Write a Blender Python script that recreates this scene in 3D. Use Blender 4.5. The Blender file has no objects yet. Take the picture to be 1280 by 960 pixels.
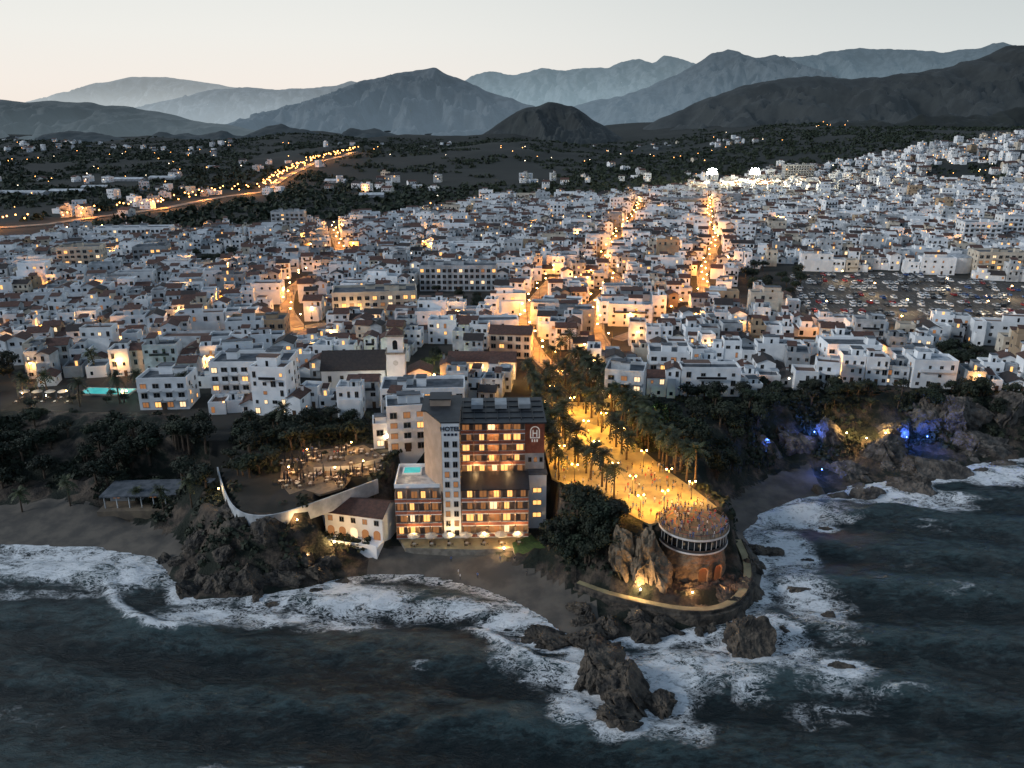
import bpy, bmesh, math, random
import numpy as np
from mathutils import Vector
R=math.radians; rnd=random.Random(7); NR=np.random.RandomState(5)
scene=bpy.context.scene; col=scene.collection
# ---------------------------------------------------------------- camera maths
H=100.;F=985.;P=R(18.5);SP,CP=math.sin(P),math.cos(P)
def ray(px,py):
    a=(px-640)/F;b=(480-py)/F
    return a,CP+b*SP,-SP+b*CP
def at(px,py,z=0.):
    a,y,c=ray(px,py);t=(z-H)/c
    return Vector((a*t,y*t,z))
def proj(x,y,z):
    dz=z-H;f=y*CP-dz*SP;u=y*SP+dz*CP
    return 640+F*x/f,480-F*u/f
def mpp(y,z): return (y*CP-(z-H)*SP)/F
# ---------------------------------------------------------------- noise
def vn(x,y,s=0):
    xi=np.floor(x);yi=np.floor(y);fx=x-xi;fy=y-yi
    fx=fx*fx*(3-2*fx);fy=fy*fy*(3-2*fy)
    def h(i,j):
        v=np.sin(i*127.1+j*311.7+s*74.7)*43758.5453
        return v-np.floor(v)
    return (h(xi,yi)*(1-fx)+h(xi+1,yi)*fx)*(1-fy)+(h(xi,yi+1)*(1-fx)+h(xi+1,yi+1)*fx)*fy
def fbm(x,y,o=4,s=0):
    r=0;a=.5
    for i in range(o):
        r=r+a*vn(x*2**i+i*7.3,y*2**i-i*3.1,s+i);a*=.5
    return r
def sm(t):
    t=np.clip(t,0,1);return t*t*(3-2*t)
# ---------------------------------------------------------------- bookkeeping
def tag(o,label,cat,group=None,kind=None):
    o['label']=label;o['category']=cat
    if group:o['group']=group
    if kind:o['kind']=kind
    return o
def O(name,data,parent=None,loc=(0,0,0),rot=0,scale=None):
    o=bpy.data.objects.new(name,data);col.objects.link(o)
    if parent:o.parent=parent
    o.location=loc
    o.rotation_euler=(0,0,rot)
    if scale:o.scale=scale
    return o
def E(name,loc,rot=0,label='',cat='',group=None):
    o=O(name,None,None,loc,rot);o.empty_display_size=.3
    return tag(o,label,cat,group)
ORDW='first second third fourth fifth sixth seventh eighth ninth tenth eleventh twelfth thirteenth fourteenth fifteenth sixteenth seventeenth eighteenth nineteenth twentieth'.split()
def ordn(n):
    if n<=20:return ORDW[n-1]
    return str(n)+({1:'st',2:'nd',3:'rd'}.get(n%10,'th') if n%100 not in(11,12,13) else 'th')
RANK={}
def rank(o,base):RANK.setdefault(base,[]).append(o)
def finish_rank():
    for b,l in RANK.items():
        l.sort(key=lambda o:proj(*o.location)[0])
        for i,o in enumerate(l):
            o['label']=b if len(l)==1 else f"{b}, {ordn(i+1)} from the left"
# ---------------------------------------------------------------- materials
def nd(nt,t,**kw):
    n=nt.nodes.new(t)
    for k,v in kw.items():setattr(n,k,v)
    return n
def math_(nt,op,a,b=None,c=None):
    n=nd(nt,'ShaderNodeMath',operation=op)
    for i,v in enumerate((a,b,c)):
        if v is None:continue
        if isinstance(v,(int,float)):n.inputs[i].default_value=v
        else:nt.links.new(v,n.inputs[i])
    return n.outputs[0]
def sstep(nt,v,a,b):
    n=nd(nt,'ShaderNodeMapRange',interpolation_type='SMOOTHSTEP')
    nt.links.new(v,n.inputs[0]);n.inputs[1].default_value=a;n.inputs[2].default_value=b
    return n.outputs[0]
def mixc(nt,f,a,b):
    n=nd(nt,'ShaderNodeMix',data_type='RGBA')
    for s,v in((0,f),(6,a),(7,b)):
        if isinstance(v,tuple):n.inputs[s].default_value=(*v,1)
        elif isinstance(v,(int,float)):n.inputs[s].default_value=v
        else:nt.links.new(v,n.inputs[s])
    return n.outputs[2]
def noise_(nt,vec,scale,detail=4,rough=.55,dist=0):
    n=nd(nt,'ShaderNodeTexNoise');n.inputs['Scale'].default_value=scale;n.inputs['Detail'].default_value=detail
    n.inputs['Roughness'].default_value=rough;n.inputs['Distortion'].default_value=dist
    nt.links.new(vec,n.inputs['Vector']);return n.outputs[0]
def newmat(name):
    m=bpy.data.materials.new(name);m.use_nodes=True;nt=m.node_tree
    return m,nt,nt.nodes['Principled BSDF']
def mat(name,c1,c2=None,scale=.5,rough=.8,bump=0.,emit=None,es=0.,metal=0,vary=0,world=False,bdist=.3):
    m,nt,b=newmat(name);b.inputs['Roughness'].default_value=rough;b.inputs['Metallic'].default_value=metal
    if world:vec=nd(nt,'ShaderNodeNewGeometry').outputs['Position']
    else:vec=nd(nt,'ShaderNodeTexCoord').outputs['Object']
    if c2 is None:c2=tuple(x*.75 for x in c1)
    nz=noise_(nt,vec,scale,5)
    c=mixc(nt,sstep(nt,nz,.35,.65),c1,c2)
    if vary:
        oi=nd(nt,'ShaderNodeObjectInfo').outputs['Random']
        hs=nd(nt,'ShaderNodeHueSaturation');nt.links.new(c,hs.inputs['Color'])
        nt.links.new(math_(nt,'MULTIPLY_ADD',oi,vary,1-vary/2),hs.inputs['Value']);c=hs.outputs[0]
    nt.links.new(c,b.inputs['Base Color'])
    if emit:
        b.inputs['Emission Color'].default_value=(*emit,1);b.inputs['Emission Strength'].default_value=es
    if bump:
        bp=nd(nt,'ShaderNodeBump');bp.inputs['Strength'].default_value=bump;bp.inputs['Distance'].default_value=bdist
        nt.links.new(noise_(nt,vec,scale*4,6),bp.inputs['Height']);nt.links.new(bp.outputs[0],b.inputs['Normal'])
    return m
M={}
M['white']=mat('white_plaster',(.89,.9,.9),(.73,.75,.76),.25,.85,vary=.3)
M['white2']=mat('aged_white_plaster',(.6,.62,.63),(.36,.38,.39),.3,.85,vary=.3)
M['cream']=mat('cream_plaster',(.7,.62,.5),(.52,.45,.36),.3,.85,vary=.25)
M['ochre']=mat('ochre_plaster',(.46,.34,.22),(.36,.26,.17),.3,.85,vary=.2)
M['grey']=mat('grey_plaster',(.34,.355,.37),(.23,.245,.255),.3,.85,vary=.3)
M['deck']=mat('terracotta_terrace',(.16,.09,.065),(.1,.06,.045),.6,.8)
M['deckg']=mat('grey_terrace',(.12,.13,.145),(.055,.065,.075),.5,.85)
M['deckw']=mat('white_terrace',(.46,.48,.5),(.22,.24,.26),.5,.85)
M['tile']=mat('roof_tile',(.12,.056,.04),(.07,.036,.027),1.2,.8,.5)
M['tiled']=mat('dark_roof_tile',(.045,.032,.028),(.028,.022,.02),1.2,.75,.5)
M['glass']=mat('dark_window_glass',(.01,.014,.018),None,1,.15)
M['frame']=mat('window_frame',(.26,.24,.22),None,2,.6)
M['lit']=mat('lit_window',(.3,.2,.1),None,2,.4,emit=(1,.48,.14),es=1.7)
M['lit2']=mat('pale_lit_window',(.3,.25,.18),None,2,.4,emit=(1,.7,.4),es=1.4)
M['dim']=mat('dim_lit_window',(.12,.07,.04),None,2,.3,emit=(1,.42,.15),es=.3)
M['door']=mat('wooden_door',(.1,.055,.03),None,2,.6)
M['metal']=mat('dark_metal',(.04,.04,.045),None,3,.45,metal=.6)
M['brick']=mat('brick_red_render',(.38,.13,.08),(.27,.09,.06),.8,.8)
M['tan']=mat('tan_render',(.4,.3,.23),(.32,.24,.18),.4,.8)
M['slate']=mat('slate_roofing',(.025,.028,.034),(.014,.016,.02),.6,.55)
M['stone']=mat('pale_stone',(.3,.26,.21),(.19,.165,.13),.8,.85,.3)
M['bulb']=mat('glowing_bulb',(1,.8,.5),None,1,.4,emit=(1,.55,.17),es=50)
M['bulbw']=mat('white_glowing_bulb',(1,.95,.85),None,1,.4,emit=(1,.86,.62),es=45)
M['bulbb']=mat('blue_glowing_bulb',(.3,.4,1),None,1,.4,emit=(.12,.25,1),es=14)
M['far']=mat('distant_bulb',(1,.7,.4),None,1,.4,emit=(1,.4,.1),es=10)
M['farw']=mat('distant_pale_bulb',(1,.9,.8),None,1,.4,emit=(1,.8,.55),es=7)
M['flood']=mat('stadium_lamp',(1,.9,.7),None,1,.4,emit=(1,.88,.6),es=500)
M['canvas']=mat('pale_canvas',(.5,.46,.4),(.4,.37,.32),2,.8)
M['navy']=mat('dark_canvas',(.02,.025,.035),None,2,.8)
M['pool']=mat('lit_pool_water',(.05,.4,.42),(.03,.3,.34),.6,.08,emit=(.1,.8,.75),es=.4)  # pool lighting put into the water itself as weak emission
M['bark']=mat('bark',(.1,.07,.045),(.06,.042,.03),2,.9,.5)
M['leaf']=mat('dark_foliage',(.018,.029,.013),(.008,.014,.007),.8,.8,vary=.8)
M['leaf2']=mat('olive_foliage',(.025,.032,.016),(.012,.018,.009),.8,.8,vary=.8)
M['palm']=mat('palm_fronds',(.045,.055,.018),(.022,.03,.011),1,.65,vary=.6)
M['skin']=mat('skin',(.5,.3,.2),None,3,.6)
M['hair']=mat('hair',(.03,.02,.015),None,3,.6)
M['rubber']=mat('tyre_rubber',(.02,.02,.02),None,3,.8)
M['sign']=mat('sign_lettering',(.012,.016,.04),None,3,.5)
M['logo']=mat('white_emblem',(.8,.78,.74),None,3,.6,emit=(1,.9,.8),es=.25)
M['rock']=mat('coast_rock',(.125,.1,.075),(.022,.02,.018),.4,.8,1.,world=True,bdist=.7)
M['rockl']=mat('headland_rock',(.25,.185,.12),(.12,.09,.06),.4,.85,1.,world=True,bdist=.6)
M['rockg']=mat('grey_cliff_rock',(.18,.155,.13),(.045,.04,.036),.35,.85,1.,world=True,bdist=.9)
M['pave']=mat('promenade_paving',(.42,.34,.18),(.26,.205,.11),.3,.7,.2,world=True,bdist=.05)
M['pave2']=mat('terrace_paving',(.2,.155,.105),(.12,.095,.07),.5,.8,.2,world=True,bdist=.05)
M['street']=mat('street_paving',(.34,.28,.21),(.16,.13,.1),.12,.8,.2,world=True,bdist=.05)
M['asph']=mat('asphalt',(.07,.063,.055),(.04,.037,.034),.15,.85,.2,world=True,bdist=.05)
M['kerb']=mat('kerb_stone',(.28,.25,.21),None,.8,.8,world=True)
M['paint']=mat('road_paint',(.7,.7,.68),None,2,.7,world=True)
M['lawn']=mat('lawn',(.05,.11,.025),(.03,.07,.02),1.5,.9,.4,world=True)
M['sand']=mat('dark_sand',(.13,.11,.088),(.07,.062,.053),.2,.9,.35,world=True,bdist=.25)
WALLN={'white':'white','white2':'greyish white','cream':'cream','ochre':'ochre','grey':'grey'}
# ---------------------------------------------------------------- mesh builder
class MB:
    def __init__(s):s.v=[];s.f=[];s.i=[];s.ms=[]
    def mi(s,m):
        if m not in s.ms:s.ms.append(m)
        return s.ms.index(m)
    def poly(s,vs,m):
        n=len(s.v);s.v+=[tuple(p) for p in vs];s.f.append(tuple(range(n,n+len(vs))));s.i.append(s.mi(m))
    def box(s,x0,x1,y0,y1,z0,z1,m):
        n=len(s.v);k=s.mi(m)
        s.v+=[(x0,y0,z0),(x1,y0,z0),(x1,y1,z0),(x0,y1,z0),(x0,y0,z1),(x1,y0,z1),(x1,y1,z1),(x0,y1,z1)]
        for q in((0,3,2,1),(4,5,6,7),(0,1,5,4),(1,2,6,5),(2,3,7,6),(3,0,4,7)):
            s.f.append(tuple(n+j for j in q));s.i.append(k)
    def prism(s,pts,z0,z1,m,mt=None):
        n=len(pts)
        s.poly([(p[0],p[1],z1) for p in pts],mt or m);s.poly([(p[0],p[1],z0) for p in reversed(pts)],m)
        for j in range(n):
            a=pts[j];b=pts[(j+1)%n];s.poly([(a[0],a[1],z0),(b[0],b[1],z0),(b[0],b[1],z1),(a[0],a[1],z1)],m)
    def tube(s,p0,p1,r0,r1,n,m,cap=True):
        p0=Vector(p0);p1=Vector(p1);d=(p1-p0).normalized()
        u=d.orthogonal().normalized();w=d.cross(u);b=len(s.v);k=s.mi(m)
        for p,r in((p0,r0),(p1,r1)):
            for j in range(n):
                a=2*math.pi*j/n;s.v.append(tuple(p+(u*math.cos(a)+w*math.sin(a))*r))
        for j in range(n):
            s.f.append((b+j,b+(j+1)%n,b+n+(j+1)%n,b+n+j));s.i.append(k)
        if cap:
            s.f.append(tuple(b+n+j for j in range(n)));s.i.append(k);s.f.append(tuple(b+n-1-j for j in range(n)));s.i.append(k)
    def ball(s,c,r,m,n=8,k=5,sz=1):
        prev=None
        for i in range(k+1):
            t=math.pi*i/k
            ring=[(c[0]+r*math.sin(t)*math.cos(2*math.pi*j/n),c[1]+r*math.sin(t)*math.sin(2*math.pi*j/n),c[2]+r*sz*math.cos(t)) for j in range(n)]
            if prev:
                for j in range(n):s.poly([prev[j],ring[j],ring[(j+1)%n],prev[(j+1)%n]],m)
            prev=ring
    def add(s,o,x,y,z,rot):
        n=len(s.v);c,q=math.cos(rot),math.sin(rot)
        s.v+=[(x+a*c-b*q,y+a*q+b*c,z+d) for a,b,d in o.v]
        mp=[s.mi(m) for m in o.ms]
        s.f+=[tuple(n+j for j in f) for f in o.f];s.i+=[mp[j] for j in o.i]
    def mesh(s,name,smooth=False):
        me=bpy.data.meshes.new(name);me.from_pydata(s.v,[],s.f)
        for m in s.ms:me.materials.append(m)
        me.polygons.foreach_set('material_index',s.i)
        if smooth:me.polygons.foreach_set('use_smooth',[True]*len(s.f))
        me.update();return me
    def build(s,name,parent=None,loc=(0,0,0),rot=0,smooth=False):return O(name,s.mesh(name,smooth),parent,loc,rot)
# ---------------------------------------------------------------- terrain
CM=at(867,654,14);CR=7.8
def W(l,z):return [at(p[0],p[1],z)[:2] for p in l]
def chaikin(l,n=2):
    for _ in range(n):
        o=[l[0]]
        for a,b in zip(l,l[1:]):o+=[(a[0]*.75+b[0]*.25,a[1]*.75+b[1]*.25),(a[0]*.25+b[0]*.75,a[1]*.25+b[1]*.75)]
        l=o+[l[-1]]
    return l
TOP=W([(-60,512),(100,515),(220,518),(258,555),(274,592),(298,640),(345,645),(400,628),(440,613),(478,598),(490,570),(520,556),(600,552),(664,556),(684,596),(730,620),(775,642),(806,652)],14)
TOP+=[(CM.x+5*math.cos(R(a)),CM.y+5*math.sin(R(a))) for a in range(200,370,15)]
TOP+=W([(898,628),(872,610),(842,585),(852,555),(885,522),(935,503),(1000,497),(1060,492),(1130,487),(1200,495),(1290,500),(1360,500)],14)
TOP=[(-4000,TOP[0][1])]+TOP+[(4000,TOP[-1][1])]
SH=W([(-60,683),(0,681),(120,684),(190,698),(212,725),(245,748),(300,748),(350,742),(390,735),(430,722),(470,716),(520,716),(560,724),(600,738),(640,755),(672,772),(705,790),(760,798),(820,792),(880,783),(925,772),(948,745),(955,715),(945,690),(930,668),(950,645),(1000,625),(1060,612),(1110,602),(1135,612),(1175,597),(1215,582),(1290,570),(1360,562)],0)
SH=[(-4000,SH[0][1])]+SH+[(4000,SH[-1][1])]
TOPP=TOP+[(4000,9000),(-4000,9000)];SHP=SH+[(4000,9000),(-4000,9000)]
WALK=chaikin([(at(x,y,3)[0],at(x,y,3)[1]) for x,y in((722,728),(760,742),(810,754),(860,763),(905,760),(932,738),(936,705),(922,675))],2)
WLL=chaikin(W([(272,585),(279,612),(291,636),(312,646),(345,645),(385,632),(430,616),(472,600)],14),2)
def inpoly(X,Y,P_):
    r=np.zeros(np.shape(X),bool);n=len(P_)
    for i in range(n):
        x0,y0=P_[i];x1,y1=P_[(i+1)%n]
        if y0==y1:continue
        c=((y0>Y)!=(y1>Y))&(X<(x1-x0)*(Y-y0)/(y1-y0)+x0);r^=c
    return r
def in1(x,y,p):return bool(inpoly(np.array([x]),np.array([y]),p)[0])
def dist(X,Y,P_):
    d=np.full(np.shape(X),1e9)
    for i in range(len(P_)-1):
        x0,y0=P_[i];x1,y1=P_[i+1];dx,dy=x1-x0,y1-y0;L=dx*dx+dy*dy+1e-9
        t=np.clip(((X-x0)*dx+(Y-y0)*dy)/L,0,1)
        d=np.minimum(d,(X-x0-t*dx)**2+(Y-y0-t*dy)**2)
    return np.sqrt(d)
def inland(X,Y):
    X=np.asarray(X,float);Y=np.asarray(Y,float)
    return 14+np.clip(Y-230,0,2200)*.012+46*sm((X-260)/560)*sm((Y-620)/760)+(fbm(X/300+3,Y/340,4,4)-.44)*68*sm((Y-1050)/800)*(1-.75*sm((X-250)/300))
def terrain(X,Y,full=False):
    X=np.asarray(X,float);Y=np.asarray(Y,float)
    it=inpoly(X,Y,TOPP);il=inpoly(X,Y,SHP);dt=dist(X,Y,TOP);ds=dist(X,Y,SH);s=ds/(ds+dt+1e-6)
    prof=14*(.13*np.clip(s/.32,0,1)+.87*sm((s-.32)/.6))
    rk=(fbm(X/9,Y/9,5)-.48)*9*np.clip(s*(1-s)*4,0,1)*np.clip((s-.2)*4,0,1)*np.clip(dt/3,0,1)
    sand=((X<-80)|((X>-33)&(X<17)&(Y<172))|((X>52)&(X<88)))&(s<.36)
    rk2=(fbm(X/3.5,Y/3.5,4,9)-.4)*3.6*np.clip(ds/3,0,1)*np.clip(dt/4,0,1)*(~sand)
    h=np.where(it,inland(X,Y),np.where(il,prof+rk+rk2,-.25-np.minimum(ds*.25,5)))
    lo=~it
    h=np.where((X>-31)&(X<11)&(Y>163)&(Y<199),np.minimum(h,2.2),h)
    h=np.where((X>-48)&(X<-28)&(Y>164)&(Y<181),np.minimum(h,4),h)
    rc=np.hypot(X-CM.x,Y-CM.y)
    h=np.where(lo&(rc<15)&(Y<CM.y+6),np.minimum(h,2.6+1.6*fbm(X/2.5,Y/2.5,3,6)+11*sm((CM.x-5.5-X)/7)+9*sm((Y-CM.y)/6)),h)
    h=np.where(lo&(dist(X,Y,WLL)<5),np.minimum(h,11.),h)
    h=np.where(lo&(dist(X,Y,WALK)<1.9),np.minimum(h,2.6),h)
    h=np.where((X>-108)&(X<-76)&(Y>186)&(Y<205),np.minimum(h,3),h)
    if full:return h,it,il,sand,s
    return h
def gz(x,y):return float(terrain(np.array([x]),np.array([y]))[0])
YS=np.geomspace(100,2600,700)
def hit(px,py):
    a,y,c=ray(px,py);t=YS/y
    z=H+t*c;h=terrain(a*t,YS);k=np.argmax(z<h)
    if z[k]>=h[k]:k=len(YS)-1
    if k>0:
        d0=z[k-1]-h[k-1];d1=h[k]-z[k];f=d0/(d0+d1+1e-9);tt=t[k-1]+(t[k]-t[k-1])*f
    else:tt=t[k]
    x_,y_=a*tt,y*tt
    return Vector((x_,y_,gz(x_,y_)))
def axis(lo,hi,st,far,g=1.12):
    a=list(np.arange(lo,hi,st));s=st
    while a[-1]<far:s*=g;a.append(a[-1]+s)
    return a
xp=axis(0,175,1.3,4500,1.06);xs=np.array(sorted([-v for v in xp[1:]]+xp))
ys=np.array([80,90]+axis(97,262,1.3,5200,1.045))
gx,gy=np.meshgrid(xs,ys);gh,git,gil,gsand,gs=terrain(gx,gy,True)
nx,ny=len(xs),len(ys)
idx=np.arange(nx*ny).reshape(ny,nx)
quads=np.stack([idx[:-1,:-1],idx[:-1,1:],idx[1:,1:],idx[1:,:-1]],-1).reshape(-1,4)
V=np.stack([gx,gy,gh],-1).reshape(-1,3)
cx_it=git.reshape(-1)[quads].all(1);low=gh.reshape(-1)[quads].max(1)
sd=(gsand.reshape(-1)[quads].mean(1)>.4)&(low<3.2)|(low<-.2)
def submesh(name,mask,mats,label,cat,smooth=True):
    q=quads[mask];u,inv=np.unique(q,return_inverse=True);q=inv.reshape(-1,4)
    me=bpy.data.meshes.new(name);me.from_pydata(V[u].tolist(),[],q.tolist())
    me.materials.append(mats);me.polygons.foreach_set('use_smooth',[smooth]*len(q));me.update()
    return tag(O(name,me),label,cat,kind='structure')
m,nt,b=newmat('town_ground');pos=nd(nt,'ShaderNodeNewGeometry').outputs['Position'];b.inputs['Roughness'].default_value=.95
sx=nd(nt,'ShaderNodeSeparateXYZ');nt.links.new(pos,sx.inputs[0])
n1=noise_(nt,pos,.09,6);c1=mixc(nt,sstep(nt,n1,.4,.6),(.009,.011,.008),(.03,.027,.022))
vo=nd(nt,'ShaderNodeTexVoronoi');vo.inputs['Scale'].default_value=.012;nt.links.new(pos,vo.inputs['Vector'])
sv=nd(nt,'ShaderNodeSeparateColor');nt.links.new(vo.outputs['Color'],sv.inputs[0])
c2=mixc(nt,sstep(nt,sv.outputs[0],.3,.95),(.005,.009,.006),(.012,.0155,.012))
n2=noise_(nt,pos,.03,8);c2=mixc(nt,sstep(nt,n2,.42,.55),c2,(.004,.007,.005))
c=mixc(nt,sstep(nt,sx.outputs[1],620,900),c1,c2);nt.links.new(c,b.inputs['Base Color'])
submesh('ground',cx_it,m,'dark ground under the town and the valley fields behind it','ground')
m,nt,b=newmat('cliff_rock');g=nd(nt,'ShaderNodeNewGeometry');pos=g.outputs['Position'];b.inputs['Roughness'].default_value=.9
n1=noise_(nt,pos,.3,8,.65);c=mixc(nt,sstep(nt,n1,.35,.65),(.12,.09,.065),(.028,.023,.019))
n2=noise_(nt,pos,.13,6);c=mixc(nt,sstep(nt,n2,.45,.55),c,(.011,.016,.009))
nt.links.new(c,b.inputs['Base Color']);bp=nd(nt,'ShaderNodeBump');bp.inputs['Strength'].default_value=1;bp.inputs['Distance'].default_value=1.
nt.links.new(noise_(nt,pos,.9,8,.65),bp.inputs['Height']);nt.links.new(bp.outputs[0],b.inputs['Normal'])
submesh('cliff',~cx_it&~sd,m,'rocky scrub-covered slope dropping from the town to the shore','cliff')
submesh('beach',sd&~cx_it,M['sand'],'dark sand coves along the water at the foot of the cliffs','beach')
# rocks: px, bottom py, width px, height m, depth m, label
ROCKS=[(756,872,96,8.6,15,'largest brown boulder standing in the surf'),(792,888,84,6.6,13,'wide boulder leaning on the right of the largest one'),(774,920,72,4.6,9,'low boulder in front of the largest one'),(832,892,52,3.6,8,'low boulder trailing right of the wide one'),(945,830,68,7,11,'tall dark boulder right of the footpath'),(690,812,76,3.4,9,'flat boulder left of the largest one'),(742,812,66,5,9,'boulder right behind the largest one'),(812,806,66,4.8,8,'jagged boulder below the footpath'),(1058,850,60,2.6,6,'low dark rock awash at the right'),(985,794,30,2.6,4,'small rock right of the tall dark boulder'),(998,742,38,2.4,4,'small rock in the foam right of the platform'),(942,752,44,5,6,'boulder at the right bend of the footpath'),(950,694,34,4,5,'boulder by the right cove'),(1145,619,58,6,10,'dark boulder standing in the right surf'),(1080,624,46,4,6,'boulder left of the dark one in the right surf'),(1178,602,90,8,13,'broad rock at the right headland'),(1240,577,96,10,15,'large rock at the right edge'),(1060,602,60,6,10,'rock below the sea cave'),(1110,587,80,9,12,'rock right of the sea cave'),(1195,562,72,11,13,'tall rock above the right headland'),(228,750,44,5,8,'pointed rock at the left cove'),(262,748,50,5.5,8,'dark rock right of the pointed one'),(305,745,60,5.5,8,'brown rock below the curved wall'),(350,740,50,4,7,'rock by the water below the curved wall'),(395,730,48,4,7,'rock under the white villa'),(240,704,40,4.5,7,'rock at the back of the left cove'),(290,704,56,6.5,9,'tall rock under the curved wall'),(340,758,26,2,3,'small wet rock in the left surf'),(725,776,46,3.4,6,'boulder at the end of the hotel beach'),(880,779,44,3.5,5,'boulder below the footpath bend'),(920,773,38,4,5,'boulder beside the tall dark one'),(1035,662,26,2,3,'small rock in the right cove surf'),(1010,702,24,1.8,3,'tiny rock awash right of the platform'),(1040,772,28,1.6,3,'tiny rock in the right foam')]
rr=random.Random(3)
for (x0,y0,x1,y1,n,l) in((720,792,905,786,15,'angular boulder at the headland foot'),(915,780,962,690,18,'angular boulder right of the footpath'),(1030,618,1290,576,22,'angular boulder along the right shore'),(205,715,330,752,12,'angular boulder below the left spur'),(330,748,430,726,7,'angular boulder on the shore below the villa')):
    for k in range(n):
        t=(k+rr.random()*.8)/n;ROCKS.append((x0+(x1-x0)*t+rr.uniform(-8,8),y0+(y1-y0)*t+rr.uniform(-14,12),rr.uniform(14,40),rr.uniform(1.5,4.),rr.uniform(3,6),'*'+l))
# ---------------------------------------------------------------- sea
xp=axis(0,190,.9,4500,1.2);xs=np.array(sorted([-v for v in xp[1:]]+xp))
yy=axis(90,262,.7,300);yn=[-v for v in axis(-88,-87,2,3000,1.25)];ys=np.array(sorted(set(yn+yy)))
gx,gy=np.meshgrid(xs,ys);d=dist(gx,gy,SH);land=inpoly(gx,gy,SHP);wob=fbm(gx/18,gy/18,3)
a=.75*np.exp(-(d/(2+4.5*wob))**2)
bump=np.zeros_like(a)
for px,py,rx,ry,s in((60,706,160,22,1.),(160,718,70,20,.95),(40,742,110,9,.5),(250,768,60,16,.85),(340,772,80,14,.8),(440,750,84,21,1.),(420,778,80,12,.68),(560,762,100,11,.9),(640,776,46,12,.95),(640,815,34,28,.62),(690,838,46,24,.52),(715,885,34,28,1.),(830,840,56,32,.95),(850,908,50,34,.68),(890,825,42,30,.9),(985,690,38,36,.95),(1000,642,64,16,1.),(1010,745,50,50,.74),(980,805,50,42,.8),(1050,840,60,34,.58),(1020,890,60,22,.4),(1100,619,64,12,.95),(1170,626,56,14,.78),(1240,594,64,12,1.),(930,850,44,30,.65),(700,800,54,12,.8)):
    c=at(px,py,0);e=at(px+rx,py,0).x-c.x;u=at(px,py-ry,0).y-c.y
    q=np.exp(-(((gx-c.x)/e)**2+((gy-c.y)/u)**2)**1.3)*s
    a=np.maximum(a,q);bump+=q*(s>.88)
for r_ in ROCKS:
    c=at(r_[0],r_[1],0);w_=r_[2]*mpp(c.y,0)/2;dd=np.maximum(np.hypot((gx-c.x),(gy-c.y-r_[4]*.45)*w_*2/r_[4])-w_*.9,0)
    a=np.maximum(a,.9*np.exp(-(dd/(1+2.2*wob))**2))
cr=fbm(gx/26+gy/50,gy/8,4,2)
sw=.9*np.sin(gx*.045+gy*.34+4*fbm(gx/30,gy/30,2))+2.6*(cr-.47)+1.5*(fbm(gx/6+gy/20,gy/3,3,4)-.45)+1.1*(fbm(gx/2.4+gy/9,gy/1.5,2,8)-.4)
near=np.clip(1-np.abs(gx)/400,0,1)*np.clip(d/5,.2,1)
roll=np.exp(-((d-9-6*fbm(gx/25,gy/25,2))/1.6)**2)*(~land)*np.clip(np.sin(gx*.07+1)*1.5,0,1)
z=sw*near+1.2*roll*near+.7*bump*fbm(gx/3,gy/3,3)
z=np.where(land,np.minimum(z,.15)-np.clip(d-1.5,0,3)*.5,z)
a=np.clip(np.maximum(np.maximum(a,roll*.9*(gx<20)),.36*sm((cr-.6)/.1)*near),0,1)
nx,ny=len(xs),len(ys);idx=np.arange(nx*ny).reshape(ny,nx)
q=np.stack([idx[:-1,:-1],idx[:-1,1:],idx[1:,1:],idx[1:,:-1]],-1).reshape(-1,4)
me=bpy.data.meshes.new('sea');me.from_pydata(np.stack([gx,gy,z],-1).reshape(-1,3).tolist(),[],q.tolist())
at_=me.attributes.new('foam','FLOAT','POINT');at_.data.foreach_set('value',a.reshape(-1).astype(np.float32))
me.polygons.foreach_set('use_smooth',[True]*len(q))
m,nt,b=newmat('sea_water');pos=nd(nt,'ShaderNodeNewGeometry').outputs['Position']
fa=nd(nt,'ShaderNodeAttribute',attribute_name='foam').outputs['Fac']
mp=nd(nt,'ShaderNodeMapping');mp.inputs['Scale'].default_value=(.55,1,1);mp.inputs['Rotation'].default_value=(0,0,R(12));nt.links.new(pos,mp.inputs[0])
nA=noise_(nt,mp.outputs[0],.22,10,.7,.8);nB=noise_(nt,mp.outputs[0],.8,7,.68,1.4)
def fil(scale,wd,ds_):
    n_=noise_(nt,mp.outputs[0],scale,5,.6,ds_);return sstep(nt,math_(nt,'ABSOLUTE',math_(nt,'SUBTRACT',n_,.5)),wd,.006)
lace=math_(nt,'MAXIMUM',fil(.32,.045,1.8),fil(.8,.06,1.4))
solid=sstep(nt,math_(nt,'ADD',fa,math_(nt,'MULTIPLY_ADD',nA,2.8,-1.4)),.68,.82)
solid=math_(nt,'MULTIPLY',solid,math_(nt,'MULTIPLY_ADD',sstep(nt,nB,.38,.48),.45,.55))
lc=math_(nt,'MULTIPLY',lace,sstep(nt,math_(nt,'ADD',fa,math_(nt,'MULTIPLY_ADD',nA,1.6,-.8)),.26,.6))
fm=math_(nt,'MAXIMUM',solid,math_(nt,'MULTIPLY',lc,.8))
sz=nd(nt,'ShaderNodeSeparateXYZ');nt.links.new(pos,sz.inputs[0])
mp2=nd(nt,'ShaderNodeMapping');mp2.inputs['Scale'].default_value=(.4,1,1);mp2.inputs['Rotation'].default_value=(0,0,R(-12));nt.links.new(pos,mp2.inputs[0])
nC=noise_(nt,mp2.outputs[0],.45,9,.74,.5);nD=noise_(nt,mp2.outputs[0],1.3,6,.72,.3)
hgt=math_(nt,'ADD',math_(nt,'MULTIPLY',nC,.5),math_(nt,'MULTIPLY',nD,.5))
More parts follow.
